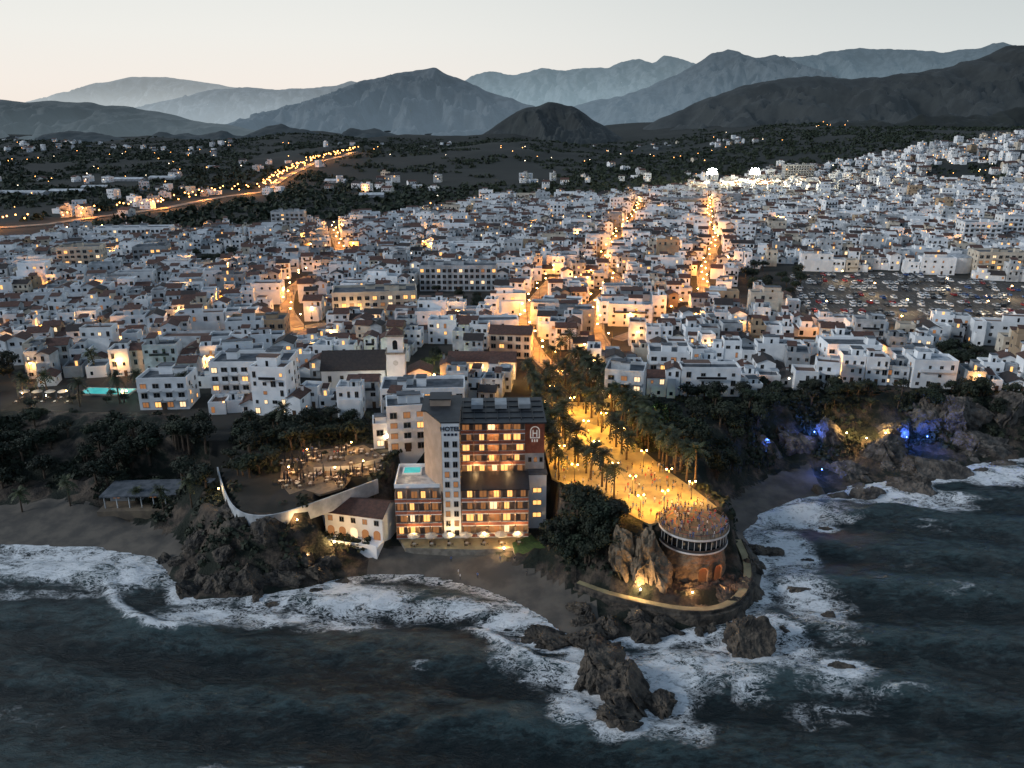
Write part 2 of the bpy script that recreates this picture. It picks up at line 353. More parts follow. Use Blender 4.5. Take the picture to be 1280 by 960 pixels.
wc=mixc(nt,sstep(nt,math_(nt,'ADD',hgt,math_(nt,'MULTIPLY',sz.outputs[2],.08)),.42,.64),(.003,.011,.0145),(.046,.085,.092))  # lit swell put into the water colour: crests lighter, troughs darker
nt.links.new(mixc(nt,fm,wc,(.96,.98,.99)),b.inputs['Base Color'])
nt.links.new(math_(nt,'MULTIPLY_ADD',fm,.5,.3),b.inputs['Roughness'])
b.inputs['Specular IOR Level'].default_value=.3
bp=nd(nt,'ShaderNodeBump');bp.inputs['Strength'].default_value=1.;bp.inputs['Distance'].default_value=1.9
nt.links.new(hgt,bp.inputs['Height']);nt.links.new(bp.outputs[0],b.inputs['Normal'])
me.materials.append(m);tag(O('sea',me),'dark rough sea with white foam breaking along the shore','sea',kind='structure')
# ---------------------------------------------------------------- mountains
def mountain(label,D,prof,haze,base,foot=.62,seed=0,rough=1.,hz=.75):
    px=np.array([p[0] for p in prof],float);py=np.array([p[1] for p in prof],float)
    n=300;u=np.linspace(px[0],px[-1],n);yv=np.interp(u,px,py)
    yv=yv+rough*15*(fbm(u/34,u*0+seed,6,seed)-.48)
    b_=(480-yv)/F;zc=H+D*(-SP+b_*CP)/(CP+b_*SP);xc=(u-640)/F*D/(CP+b_*SP)
    vv=np.concatenate([np.linspace(0,1,90),np.linspace(1.02,1.5,10)])
    Xg=np.repeat(xc[None],len(vv),0);v=np.repeat(vv[:,None],n,1)
    Yg=D*(foot+(1-foot)*v);Zc=np.repeat(zc[None],len(vv),0)
    z0=-20.
    pr=np.where(v<=1,np.clip(v,0,1)**1.1,1-(v-1)*1.6)
    amp=np.clip(Zc-z0,0,None);sc=D*.04
    wx=Xg+sc*.8*(fbm(Xg/sc/1.5,Yg/sc/1.5,3,seed+5)-.48)
    rid=1-np.abs(2*fbm(wx/sc+seed,Yg/(sc*2.6),6,seed)-.95)*2.6
    Z=z0+amp*pr+amp*.6*(rid-.72)*np.clip(3.4*v*(1-v),0,1)+amp*.1*(fbm(Xg/(sc*.25),Yg/(sc*.25),5)-.48)*np.clip((1-v)*6,0,1)
    Z=np.minimum(Z,H+(Zc-H)*np.clip(Yg/D,0,1)*.995)
    Z[v[:,0]==1]=zc
    idx=np.arange(len(vv)*n).reshape(len(vv),n)
    q=np.stack([idx[:-1,:-1],idx[:-1,1:],idx[1:,1:],idx[1:,:-1]],-1).reshape(-1,4)
    me=bpy.data.meshes.new('mountain');me.from_pydata(np.stack([Xg,Yg,Z],-1).reshape(-1,3).tolist(),[],q.tolist())
    me.polygons.foreach_set('use_smooth',[True]*len(q))
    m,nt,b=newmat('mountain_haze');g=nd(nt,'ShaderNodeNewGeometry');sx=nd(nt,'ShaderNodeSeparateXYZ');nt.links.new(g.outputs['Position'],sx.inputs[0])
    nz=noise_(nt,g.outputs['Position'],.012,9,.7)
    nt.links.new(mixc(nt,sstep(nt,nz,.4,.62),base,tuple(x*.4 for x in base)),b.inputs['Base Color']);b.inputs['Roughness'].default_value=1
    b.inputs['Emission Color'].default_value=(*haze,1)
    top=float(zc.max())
    nt.links.new(math_(nt,'MULTIPLY_ADD',sstep(nt,sx.outputs[2],top,top*.1),hz,.66),b.inputs['Emission Strength'])  # bluish aerial haze painted in as emission, stronger toward the foot
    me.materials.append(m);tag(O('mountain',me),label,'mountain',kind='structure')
B1=(.075,.083,.09)
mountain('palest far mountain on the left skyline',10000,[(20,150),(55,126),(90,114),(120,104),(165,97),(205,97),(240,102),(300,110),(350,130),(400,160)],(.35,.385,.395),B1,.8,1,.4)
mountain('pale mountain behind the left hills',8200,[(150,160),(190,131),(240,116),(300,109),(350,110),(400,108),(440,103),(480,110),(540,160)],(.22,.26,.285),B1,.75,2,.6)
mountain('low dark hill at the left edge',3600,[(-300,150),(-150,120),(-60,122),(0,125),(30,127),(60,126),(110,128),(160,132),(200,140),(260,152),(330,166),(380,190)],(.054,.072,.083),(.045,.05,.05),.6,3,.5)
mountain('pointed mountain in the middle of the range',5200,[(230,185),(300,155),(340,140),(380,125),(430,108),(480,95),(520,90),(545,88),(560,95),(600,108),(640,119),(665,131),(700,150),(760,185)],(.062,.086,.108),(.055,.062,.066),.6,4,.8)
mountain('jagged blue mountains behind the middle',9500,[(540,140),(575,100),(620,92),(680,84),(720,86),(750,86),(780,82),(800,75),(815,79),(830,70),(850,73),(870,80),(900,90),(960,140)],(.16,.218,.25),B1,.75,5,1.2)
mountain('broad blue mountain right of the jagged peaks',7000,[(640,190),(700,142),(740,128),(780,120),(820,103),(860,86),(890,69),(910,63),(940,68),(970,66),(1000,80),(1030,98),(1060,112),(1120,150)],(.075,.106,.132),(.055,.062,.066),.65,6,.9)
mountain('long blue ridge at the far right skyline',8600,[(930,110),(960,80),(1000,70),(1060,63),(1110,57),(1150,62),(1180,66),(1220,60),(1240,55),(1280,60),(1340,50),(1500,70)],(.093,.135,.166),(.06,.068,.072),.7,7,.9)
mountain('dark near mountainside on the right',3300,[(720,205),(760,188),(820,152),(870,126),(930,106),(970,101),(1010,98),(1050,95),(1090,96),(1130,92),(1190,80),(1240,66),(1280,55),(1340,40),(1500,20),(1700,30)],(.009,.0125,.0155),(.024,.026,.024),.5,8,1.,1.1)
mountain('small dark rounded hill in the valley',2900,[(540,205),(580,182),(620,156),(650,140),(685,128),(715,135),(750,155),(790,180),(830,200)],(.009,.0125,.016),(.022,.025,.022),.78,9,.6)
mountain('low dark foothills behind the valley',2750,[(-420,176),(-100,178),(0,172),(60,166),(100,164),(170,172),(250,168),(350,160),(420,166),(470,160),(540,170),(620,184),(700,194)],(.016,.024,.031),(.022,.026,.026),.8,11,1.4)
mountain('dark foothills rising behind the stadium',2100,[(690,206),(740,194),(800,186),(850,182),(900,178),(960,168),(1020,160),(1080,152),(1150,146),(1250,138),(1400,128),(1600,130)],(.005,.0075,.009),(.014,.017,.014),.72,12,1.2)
# ---------------------------------------------------------------- roads and paving
def gp(l):return [hit(x,y) for x,y in l]
def dens(pts,st):
    out=[Vector(pts[0])]
    for a,b in zip(pts,pts[1:]):
        a=Vector(a);b=Vector(b);n=max(1,int((b-a).length/st))
        out+=[a.lerp(b,(k+1)/n) for k in range(n)]
    return out
def ribbon(mb,pts,o0,o1,z0,z1,m):
    P_=[]
    for i,p in enumerate(pts):
        t=(Vector(pts[min(i+1,len(pts)-1)])-Vector(pts[max(i-1,0)]));t.z=0;t.normalize();nrm=Vector((-t.y,t.x,0))
        P_.append((p+nrm*o0,p+nrm*o1))
    U=Vector((0,0,1))
    for (a,b),(c,d) in zip(P_,P_[1:]):
        mb.poly([a+U*z1,c+U*z1,d+U*z1,b+U*z1],m)
        mb.poly([a+U*z0,c+U*z0,c+U*z1,a+U*z1],m);mb.poly([b+U*z0,d+U*z0,d+U*z1,b+U*z1],m)
STR=[[(700,470),(672,446),(650,406),(668,376),(694,346)],
 [(762,450),(748,418),(741,396),(745,380),(768,350),(754,330),(758,318),(778,292),(792,272),(800,254)],
 [(770,425),(820,408),(850,396),(885,364),(873,344),(884,326),(896,306),(884,284),(890,250)],
 [(380,420),(357,388),(362,362),(386,346)],
 [(430,324),(421,302),(415,285)],
 [(500,402),(415,404),(330,418),(240,430)],
 [(985,402),(940,386),(900,375)],
 [(940,440),(1040,425),(1140,412),(1290,412)],
 [(20,300),(110,292),(230,296),(330,292)]]
STW=[]
for k,l in enumerate(STR):
    p=dens(gp(l),6)
    for i in range(3):p=[p[0]]+[(p[j-1]+p[j]*2+p[j+1])/4 for j in range(1,len(p)-1)]+[p[-1]]
    for q in p:
        q.x+=7*(float(fbm(np.array(q.y/34),np.array(k*3.),2))-.4)*(k in(1,2));q.z=float(inland(q.x,q.y))
    STW.append(p);mb=MB();ribbon(mb,p,-2.2,2.2,-.3,.08,M['street']);mb2=MB()
    ribbon(mb2,p,2.2,3.2,-.3,.22,M['kerb']);ribbon(mb2,p,-3.2,-2.2,-.3,.22,M['kerb'])
    tag(mb.build('road'),f'town street lit by orange lamps, number {k+1} of the streets','road',kind='structure')
    tag(mb2.build('pavement'),f'raised kerb pavements along street number {k+1}','pavement',kind='structure')
PROM=W([(650,466),(664,500),(672,530),(680,560),(690,598),(735,620),(785,642),(812,656)],14)+W([(896,634),(868,612),(832,587),(800,560),(772,535),(742,500),(718,470),(700,450)],14)
mb=MB();mb.prism(list(reversed(PROM)),13.6,14.1,M['pave']);tag(mb.build('promenade'),'broad paved promenade leading to the round viewing platform','promenade',kind='structure')
PLAZA=[tuple(hit(x,y)[:2]) for x,y in((522,398),(526,366),(602,366),(606,396))]
mb=MB();mb.prism(list(reversed(PLAZA)),15,16.0,M['asph']);tag(mb.build('plaza'),'paved town plaza in front of the long pale block','plaza',kind='structure')
PARKPX=[(985,345),(1100,340),(1290,356),(1290,408),(1008,404)]
PARK=[tuple(hit(x,y)[:2]) for x,y in PARKPX]
mb=MB()
mb.poly([(x,y,float(inland(x,y))+.12) for x,y in PARK],M['asph'])
tag(mb.build('car_park'),'open asphalt car park on the right of the town','car park',kind='structure')
wp=[Vector((x,y,3)) for x,y in WALK];wp=dens(wp,2)
mb=MB();ribbon(mb,wp,-.85,.85,-2,.1,M['pave']);tag(mb.build('path'),'pale footpath around the foot of the round platform','path',kind='structure')
mb=MB();ribbon(mb,wp,-1.15,-.9,-.5,.35,M['rock']);ribbon(mb,wp,-1.9,-.91,-4,-.4,M['rock']);tag(mb.build('low_wall'),'low stone wall edging the footpath below the round platform','wall')
# ---------------------------------------------------------------- lamps
def light(name,colr,power,rad=.3):
    l=bpy.data.lights.new(name,'POINT');l.color=colr;l.energy=power;l.shadow_soft_size=rad;return l
OR=(1,.36,.05)
L_S3=[light('street_light',OR,w_) for w_ in(2000,3200,5000)];L_ST=L_S3[1];L_PR=[light('promenade_light',(1,.47,.06),w_) for w_ in(2000,3000,4200)]
L_AL=light('alley_light',(1,.45,.13),1300);L_FAR=light('far_road_light',(1,.36,.07),34000,1)
L_CP=light('car_park_fill',(1,.72,.4),3500)
mb=MB();mb.tube((0,0,0),(0,0,.5),.16,.12,8,M['metal']);mb.tube((0,0,.5),(0,0,6),.09,.06,8,M['metal']);me_pole=mb.mesh('pole')
mb=MB();mb.tube((0,0,5.95),(0,-1.2,6.3),.05,.04,6,M['metal']);me_arm=mb.mesh('arm')
mb=MB();mb.ball((0,-1.3,6.22),.36,M['bulb'],8,5,.6);me_head=mb.mesh('lamp_head')
def street_lamp(x,y,z,rot,base,L=L_ST,group='street lamps along the lit streets'):
    e=E('street_lamp',(x,y,z),rot,'','street lamp',group);rank(e,base)
    for n_,m_ in(('pole',me_pole),('arm',me_arm),('lamp_head',me_head)):O(n_,m_,e)
    O('lamp_light',L,e,(0,-1.4,5.5));return e
SN=['straight lit street behind the promenade','curving lit street up the middle of town','lit street right of the curving one','short lit street left of the plaza','far left side street','cross street in front of the cream block','lane beside the car park','street below the car park','street along the far left of town']
STEP=[7,10,9,7,11,22,18,30,34]
for k,p in enumerate(STW):
    acc=0;side=1;nxt=STEP[k]
    for a,b in zip(p,p[1:]):
        acc+=(b-a).length
        if acc>=nxt:
            acc=0;nxt=STEP[k]*rnd.uniform(.6,1.6);side=-side;t=(b-a).normalized();nrm=Vector((-t.y,t.x,0))*side*2.4
            street_lamp(b.x+nrm.x,b.y+nrm.y,b.z+.2,math.atan2(t.y,t.x)+(0 if side>0 else math.pi),'lamp on the '+SN[k],rnd.choice(L_S3))
for px,py in((1030,392),(1090,368),(1130,390),(1180,362),(1230,392),(1260,372),(1050,352)):
    p=hit(px,py);street_lamp(p.x,p.y,p.z,0,'added lamp brightening the car park',L_CP)  # lamps added to brighten the dark car park
mb=MB();mb.tube((0,0,0),(0,0,.6),.22,.14,8,M['metal']);mb.tube((0,0,.6),(0,0,4.6),.08,.06,8,M['metal']);mb.tube((-.7,0,4.4),(.7,0,4.4),.04,.04,6,M['metal']);me_pp=mb.mesh('post')
mb=MB();mb.ball((0,0,0),.19,M['bulb']);me_globe=mb.mesh('globe')
def prom_lamp(x,y,base='twin globe lamp on the promenade',z=14.1):
    e=E('promenade_lamp',(x,y,z),rnd.uniform(-.3,.3),'','street lamp','twin globe lamps');rank(e,base)
    O('post',me_pp,e)
    for s in(-.7,.7):O('globe',me_globe,e,(s,0,4.7))
    O('lamp_light',rnd.choice(L_PR),e,(0,-.2,4.0))
for px,py in((668,480),(690,500),(700,480),(678,520),(715,515),(735,512),(690,548),(732,545),(754,535),(702,578),(745,572),(776,555),(718,602),(768,600),(804,584),(790,617),(835,608),(800,642),(830,636),(864,624)):
    p=at(px,py,14.1);prom_lamp(p.x,p.y)
def lamp_spot(x,y,z,colr,power,label,blb='bulbw',rad=.3,cat='lamp',lift=1.1):
    e=E('ground_floodlight',(x,y,z),0,label,cat)  # small housing and bulb invented to carry each point light
    mb=MB();mb.box(-.25,.25,-.2,.2,0,.25,M['metal']);mb.tube((0,0,.25),(0,0,lift-.6),.05,.05,6,M['metal']);mb.build('housing',e)
    mb=MB();mb.ball((0,0,lift-.45),.17,M[blb]);mb.build('bulb',e)
    O('lamp_light',light('lamp',colr,power,rad),e,(0,0,lift))
def spot_px(px,py,colr,power,label,blb='bulbw',up=0,z=None,toward=0,lift=1.1):
    p=hit(px,py) if z is None else at(px,py,z);lamp_spot(p.x,p.y-toward,gz(p.x,p.y-toward)+up,colr,power,label,blb,lift=lift)
BLUE=(.06,.17,1)
for px,py,pw,l in((955,545,1700,'leftmost blue lamp on the right cliff'),(985,540,2000,'second blue lamp on the right cliff'),(1012,535,2000,'blue lamp high on the right cliff'),(1020,588,900,'blue lamp by the right cove water'),(1125,545,2000,'blue lamp right of the sea cave'),(1150,548,2000,'blue lamp on the farthest right rocks')):
    spot_px(px,py,BLUE,pw,l,'bulbb',.3,None,4,2.6)
for px,py,l in((1050,535,'warm lamp at the left of the sea cave'),(1075,538,'warm lamp in the middle of the sea cave'),(1098,535,'warm lamp at the right of the sea cave')):
    spot_px(px,py,(1,.6,.2),1900,l,'bulb',.3,None,5,3)
for px,py,pw,l in((800,742,1900,'warm lamp on the rock below the promenade'),(418,682,1700,'bright lamp by the white villa'),(655,668,2400,'bright lamp on the hotel lawn'),(630,690,900,'lamp on the hotel beach wall'),(385,700,700,'lamp on the rocks left of the villa')):
    spot_px(px,py,(1,.6,.24),pw,l,'bulbw',.4)
for dx,dy,pw,l in((-9,-8.5,1100,'leftmost amber lamp at the foot of the round platform'),(-2,-11.5,1000,'middle amber lamp at the foot of the round platform'),(5,-10.5,1000,'rightmost amber lamp at the foot of the round platform')):
    lamp_spot(CM.x+dx,CM.y+dy,2.9,(1,.5,.18),pw,l,'bulb')
for px,py,pw,c,l in((540,470,2500,(.8,1,.35),'greenish lamp among the church square trees'),(520,470,1800,(1,.8,.4),'lamp beside the church tower'),(470,500,1800,(1,.85,.6),'lamp along the church side wall'),(508,585,2800,(1,.72,.35),'lamp on the terrace left of the hotel'),(485,560,1800,(1,.72,.35),'lamp on the steps above the hotel pool'),(350,505,1300,(1,.55,.2),'lamp beside the balconied white apartments'),(440,405,4500,(1,.6,.25),'lamp in front of the cream block'),(600,478,1800,(1,.55,.2),'lamp in front of the arcaded hall'),(640,480,1800,(1,.55,.2),'lamp right of the arcaded hall'),(808,530,900,(.5,1,.3),'green lamp in the garden right of the promenade'),(362,598,1300,(1,.52,.16),'lamp at the left of the cliff terrace'),(385,575,1500,(1,.52,.16),'lamp at the back of the cliff terrace'),(420,602,1700,(1,.52,.16),'lamp in the middle of the cliff terrace'),(455,590,1500,(1,.52,.16),'lamp at the right of the cliff terrace'),(440,566,1300,(1,.52,.16),'lamp on the upper tier of the cliff terrace'),(275,625,400,(1,.6,.2),'lamp at the left end of the curved wall'),(60,506,900,(.8,.9,1),'white lamp by the left garden terrace'),(30,503,900,(1,.7,.35),'lamp at the far left garden terrace'),(85,500,900,(1,.7,.35),'lamp at the right of the left garden terrace'),(160,500,700,(.4,1,.8),'teal lamp by the left garden pool')):
    spot_px(px,py,c,pw,l,'bulb',2.5)
for px,py,l in((322,662,'warm lamp at the foot of the curved wall'),(372,655,'warm lamp below the middle of the curved wall'),(425,636,'warm lamp below the right end of the curved wall')):
    spot_px(px,py,(1,.6,.25),420,l,'bulb',.5)
# ---------------------------------------------------------------- buildings
def winmesh(name,g,fr):
    mb=MB();mb.poly([(-.5,-.03,-.5),(.5,-.03,-.5),(.5,-.03,.5),(-.5,-.03,.5)],M[g])
    for b in((-.5,.5,.44,.52),(-.5,.5,-.52,-.44)):mb.box(b[0],b[1],-.09,0,b[2],b[3],M[fr])
    for x0,x1 in((-.52,-.45),(.45,.52),(-.03,.03)):mb.box(x0,x1,-.075,0,-.44,.44,M[fr])
    return mb.mesh(name)
WIN={k:winmesh('window',k,'frame') for k in('glass','lit','lit2','dim')}
mb=MB();mb.box(-.5,.5,-.08,0,0,1,M['door']);mb.box(.3,.38,-.13,-.08,.45,.5,M['metal']);me_door=mb.mesh('door')
RES=[];EXC=[PROM,PLAZA,PARK]
def flat_walls(w,d,h,wm,dk,par=.9):
    a=MB();t=.28;X,Y=w/2,d/2;m_=M[wm]
    for p,q in(((-X,-Y),(X,-Y)),((X,-Y),(X,Y)),((X,Y),(-X,Y)),((-X,Y),(-X,-Y))):
        a.poly([(*p,-4),(*q,-4),(*q,h+par),(*p,h+par)],m_)
        pi=(p[0]-math.copysign(t,p[0]),p[1]-math.copysign(t,p[1]));qi=(q[0]-math.copysign(t,q[0]),q[1]-math.copysign(t,q[1]))
        a.poly([(*p,h+par),(*q,h+par),(*qi,h+par),(*pi,h+par)],m_);a.poly([(*qi,h),(*pi,h),(*pi,h+par),(*qi,h+par)],m_)
    r=MB();X-=t;Y-=t;r.poly([(-X,-Y,h),(X,-Y,h),(X,Y,h),(-X,Y,h)],M[dk]);return a,r
def gable(w,d,h,wm,tl,along=True,pitch=.42):
    a=MB();X,Y=w/2,d/2
    a.box(-X,X,-Y,Y,-4,h,M[wm]);r=MB();o=.35;rh=(Y if along else X)*pitch+.2
    if along:
        for s in(-1,1):
            e=[(-X-o,s*(Y+o),h-.05),(X+o,s*(Y+o),h-.05),(X+o,0,h+rh),(-X-o,0,h+rh)]
            r.poly(e,M[tl]);r.poly([(p[0],p[1],p[2]-.16) for p in e],M[tl]);r.poly([e[0],e[1],(e[1][0],e[1][1],e[1][2]-.16),(e[0][0],e[0][1],e[0][2]-.16)],M[tl])
        for s in(-1,1):a.poly([(s*X,-Y,h),(s*X,Y,h),(s*X,0,h+rh-.16)],M[wm])
    else:
        for s in(-1,1):
            e=[(s*(X+o),-Y-o,h-.05),(s*(X+o),Y+o,h-.05),(0,Y+o,h+rh),(0,-Y-o,h+rh)]
            r.poly(e,M[tl]);r.poly([(p[0],p[1],p[2]-.16) for p in e],M[tl]);r.poly([e[0],e[3],(e[3][0],e[3][1],e[3][2]-.16),(e[0][0],e[0][1],e[0][2]-.16)],M[tl])
        for s in(-1,1):a.poly([(-X,s*Y,h),(X,s*Y,h),(0,s*Y,h+rh-.16)],M[wm])
    return a,r
def gen(x,y,rot,w,d,st,roof,wm,dk,litp):
    h=st*2.9+.3;parts=[];wins=[]
    if roof=='flat':
        a,r=flat_walls(w,d,h,wm,dk);parts+=[('wall',a),('roof',r)]
        if rnd.random()<.75:
            c=MB();cw,cd,ch=rnd.uniform(1.6,max(1.8,w*.65)),rnd.uniform(1.6,max(1.8,d*.6)),rnd.uniform(1.9,3.1);ox=rnd.uniform(-1,1)*(w/2-cw/2-.3);oy=rnd.uniform(-.2,1)*(d/2-cd/2-.3)
            c.box(ox-cw/2,ox+cw/2,oy-cd/2,oy+cd/2,h+.01,h+ch,M[wm])
            if rnd.random()<.45:c.box(ox-cw/2-.15,ox+cw/2+.15,oy-cd/2-.15,oy+cd/2+.15,h+ch,h+ch+.15,M[dk])
            else:
                for q in(0,1):c.poly([(ox-cw/2-.2,oy-cd/2-.2,h+ch+.02+q*.1),(ox+cw/2+.2,oy-cd/2-.2,h+ch+.02+q*.1),(ox+cw/2+.2,oy+cd/2+.2,h+ch+.9+q*.1),(ox-cw/2-.2,oy+cd/2+.2,h+ch+.9+q*.1)],M['tile'])
                c.box(ox-cw/2,ox+cw/2,oy+cd/2-.2,oy+cd/2-.01,h+ch,h+ch+.75,M[wm])
            c.box(ox-.4,ox+.4,oy-cd/2-.04,oy-cd/2,h+.05,h+1.8,M['glass'] if rnd.random()<.85 else M['lit']);parts.append(('stair_cabin',c))
        if rnd.random()<.4:
            c=MB();ox=rnd.uniform(-.3,.3)*w;oy=rnd.uniform(.1,.35)*d;c.tube((ox,oy,h),(ox,oy,h+1.3),.45,.45,8,M['deckw']);parts.append(('water_tank',c))
        if rnd.random()<.3:
            c=MB();q=rnd.choice((-1,1));xa,xb=(.3,w/2-.5) if q>0 else (-w/2+.5,-.3);c.box(xa,xb,-d/2+.35,d*.1,h+2.2,h+2.3,M['deckw' if q>0 else 'deck'])
            for px_ in(xa+.05,xb-.15):c.box(px_,px_+.1,-d/2+.4,-d/2+.5,h,h+2.2,M['metal'])
            parts.append(('pergola',c))
    else:
        a,r=gable(w,d,h,wm,'tile' if roof=='tile' else 'tiled',w>=d*.9);parts+=[('wall',a),('roof',r)]
        if rnd.random()<.6:
            c=MB();ox=rnd.uniform(-.3,.3)*w;oy=rnd.uniform(.05,.25)*d;c.box(ox-.35,ox+.35,oy-.35,oy+.35,h,h+2.2,M[wm]);c.box(ox-.45,ox+.45,oy-.45,oy+.45,h+2.2,h+2.35,M['tile']);parts.append(('chimney',c))
    if rnd.random()<.35 and st>1:
        c=MB();fw=w*rnd.uniform(.5,.95);fd=rnd.uniform(1.6,2.8);fh=2.9*(st-1)-rnd.uniform(0,.4);ox=rnd.uniform(-1,1)*(w-fw)/2
        c.box(ox-fw/2,ox+fw/2,-d/2-fd,-d/2-.003,-4,fh,M[wm]);c.box(ox-fw/2,ox+fw/2,-d/2-fd,-d/2-fd+.2,fh,fh+.9,M[wm]);c.box(ox-fw/2+.1,ox+fw/2-.1,-d/2-fd+.2,-d/2-.01,fh,fh+.03,M[dk])
        c.box(ox-.5,ox+.5,-d/2-fd-.04,-d/2-fd,.9,2.1,M['glass'] if rnd.random()<.85 else M['lit']);parts.append(('front_extension',c));ext=True
    else:ext=False
    if not ext and rnd.random()<.5 and st>1:
        c=MB();bw=w*rnd.uniform(.4,.8);z=2.9*(st-1)+.1;c.box(-bw/2,bw/2,-d/2-1.,-d/2-.003,z,z+.14,M[wm]);c.box(-bw/2,bw/2,-d/2-1.,-d/2-.9,z+.14,z+1.,M[wm] if rnd.random()<.5 else M['metal']);parts.append(('balcony',c))
    n=max(1,min(4,int(w/2.3)))
    def kind():
        q=rnd.random()
        return 'lit' if q<litp*.5 else 'lit2' if q<litp*.8 else 'dim' if q<litp*1.6 else 'glass'
    for s in range(st):
        for k in range(n):
            if s==0 and k==n//2 or(ext and s<st-1):continue
            if rnd.random()<.15:continue
            wins.append((-w/2+(k+.5)*w/n+rnd.uniform(-.2,.2),-d/2,s*2.9+1.6,rnd.choice((.8,1.,1.1,1.5)),rnd.choice((1.1,1.3,1.9)),0,kind()))
        if rnd.random()<.75:
            sd_=-1 if x>0 else 1
            wins.append((sd_*w/2,rnd.uniform(-.25,.25)*d,s*2.9+1.7,1.,1.2,sd_*math.pi/2,kind()))
    return parts,wins,(-w/2+(n//2+.5)*w/n,-d/2,None if ext else h)
def put(e,parts,wins,door):
    for n_,mb in parts:mb.build(n_,e)
    for wx,wy,wz,ww,wh,wr,k in wins:O('window',WIN[k],e,(wx,wy,wz),wr,(ww,1,wh))
    if door[2]:O('door',me_door,e,(door[0],door[1],0),0,(1.1,1,2.1))
def block(px,py,wpx,fl,depth,rot,wm,label,litp=.25,roof='flat',dk='deckg',balc=.5,cat='apartment building',fh=3.0,bays=None,name='apartment_block'):
    p=hit(px,py);w=wpx*mpp(p.y,p.z);h=fl*fh+.4
    y=p.y+depth/2*math.cos(rot);x=p.x
    e=E(name,(x,y,gz(x,y)),rot,label,cat)
    RES.append((x,y,w/2+1.5,depth/2+1.5,rot))
    if roof=='flat':
        a,r=flat_walls(w,depth,h,wm,dk,1.)
        for _ in range(max(2,int(w/8))):
            q=MB();ox=rnd.uniform(-.38,.38)*w;oy=rnd.uniform(-.15,.3)*depth;sx_,sy_,sh_=rnd.uniform(1,2.4),rnd.uniform(1,1.8),rnd.uniform(1.6,2.8);q.box(ox-sx_,ox+sx_,oy-sy_,oy+sy_,h+.01,h+sh_,M[wm]);q.box(ox-sx_-.2,ox+sx_+.2,oy-sy_-.2,oy+sy_+.2,h+sh_,h+sh_+.2,M[dk]);q.build('stair_cabin',e)
    else:a,r=gable(w,depth,h,wm,roof,True,.35)
    a.build('wall',e);r.build('roof',e)
    n=bays or max(2,int(w/3.1));n=min(n,16)
    for f in range(fl):
        for k in range(n):
            q=rnd.random();kd='lit' if q<litp*.6 else 'lit2' if q<litp else 'dim' if q<litp*1.4 else 'glass'
            O('window',WIN[kd],e,(-w/2+(k+.5)*w/n,-depth/2,f*fh+1.6),0,(min(1.9,w/n*.6),1,1.8))
        if f>0 and balc:
            for k in range(n):
                if rnd.random()<balc:
                    q=MB();bx=-w/2+(k+.5)*w/n;bw=w/n*.8;z=f*fh+.25
                    q.box(bx-bw/2,bx+bw/2,-depth/2-1.3,-depth/2-.1,z,z+.15,M[wm]);q.box(bx-bw/2,bx+bw/2,-depth/2-1.3,-depth/2-1.2,z+.15,z+1.1,M[wm]);q.build('balcony',e)
        sd_=-1 if x>0 else 1
        for k in range(max(1,int(depth/4))):
            O('window',WIN['glass' if rnd.random()>litp else 'lit'],e,(sd_*w/2,-depth/2+(k+.5)*depth/max(1,int(depth/4)),f*fh+1.7),sd_*math.pi/2,(1.2,1,1.4))
    O('door',me_door,e,(0,-depth/2-.1,0),0,(1.5,1,2.3));return e
block(573,364,96,4,12,0,'white2','long pale block with rows of dark windows facing the plaza',.08,balc=0,bays=14)
block(467,402,104,4,16,R(8),'cream','large cream block lit from below left of the plaza',.12,balc=.2)
block(315,502,98,4,13,R(2),'white','white apartment building with stacked balconies at the town edge',.14,balc=.85)
block(320,432,70,3,12,R(6),'ochre','ochre civic building with evenly spaced windows',.15,balc=0,roof='flat',cat='civic building')
block(603,474,84,2,11,R(-2),'white2','low arcaded hall with a red tiled roof and lit arches',.95,'tile',balc=0,cat='hall')
block(528,526,104,3,12,R(3),'white','white flat-roofed block directly behind the hotel',.15,balc=.2)
block(508,586,48,4,9,R(10),'white','warmly lit white terraced building left of the hotel',.2,balc=.5)
block(482,560,34,2,7,R(10),'white','small stepped white building left of the warmly lit one',.2,balc=.4)
block(783,514,48,4,10,R(-14),'white2','stepped white building right of the palm promenade',.25,balc=.5)
block(836,476,48,3,10,R(-6),'white','white balconied building above the right garden',.2,balc=.8)
block(1066,466,66,3,11,R(-4),'white','broad white apartments at the top of the right garden',.12,balc=.6)
block(360,292,40,5,13,R(5),'white2','tall pale apartment tower at the far left of town',.1)
block(100,345,50,5,13,R(12),'cream','tall cream apartment block near the left frame edge',.12)
block(188,337,40,4,12,R(10),'grey','grey apartment block right of the tall cream block',.12)
block(1252,345,60,4,14,R(-6),'cream','cream apartment block beside the car park at the right edge',.3)
block(1226,308,44,5,14,R(-6),'white','left of the two tall white apartment blocks at the right edge',.06)
block(1272,306,40,6,14,R(-6),'white','right of the two tall white apartment blocks at the right edge',.06)
block(998,229,36,7,14,0,'grey','tall grey apartment tower beside the stadium lights',.06)
block(165,303,90,3,14,R(6),'white','long white block at the far left edge of town',.06,balc=0)
block(640,448,52,3,11,R(-8),'cream','cream tile-roofed building behind the promenade entrance',.1,'tile',balc=.2)
block(855,262,60,3,14,R(0),'white2','long pale block between the two lit streets far back',.06,balc=0)
block(205,512,60,3,11,R(4),'white','white balconied house row by the left cliff edge',.2,balc=.7)
block(1150,470,60,2,10,R(-6),'white','low white villa row above the right cliff',.2,balc=.5)
p=hit(1203,342);tk=E('storage_tank',(p.x,p.y+8,p.z),0,'round white tank behind the car park','tank');RES.append((p.x,p.y+8,10,9,0))
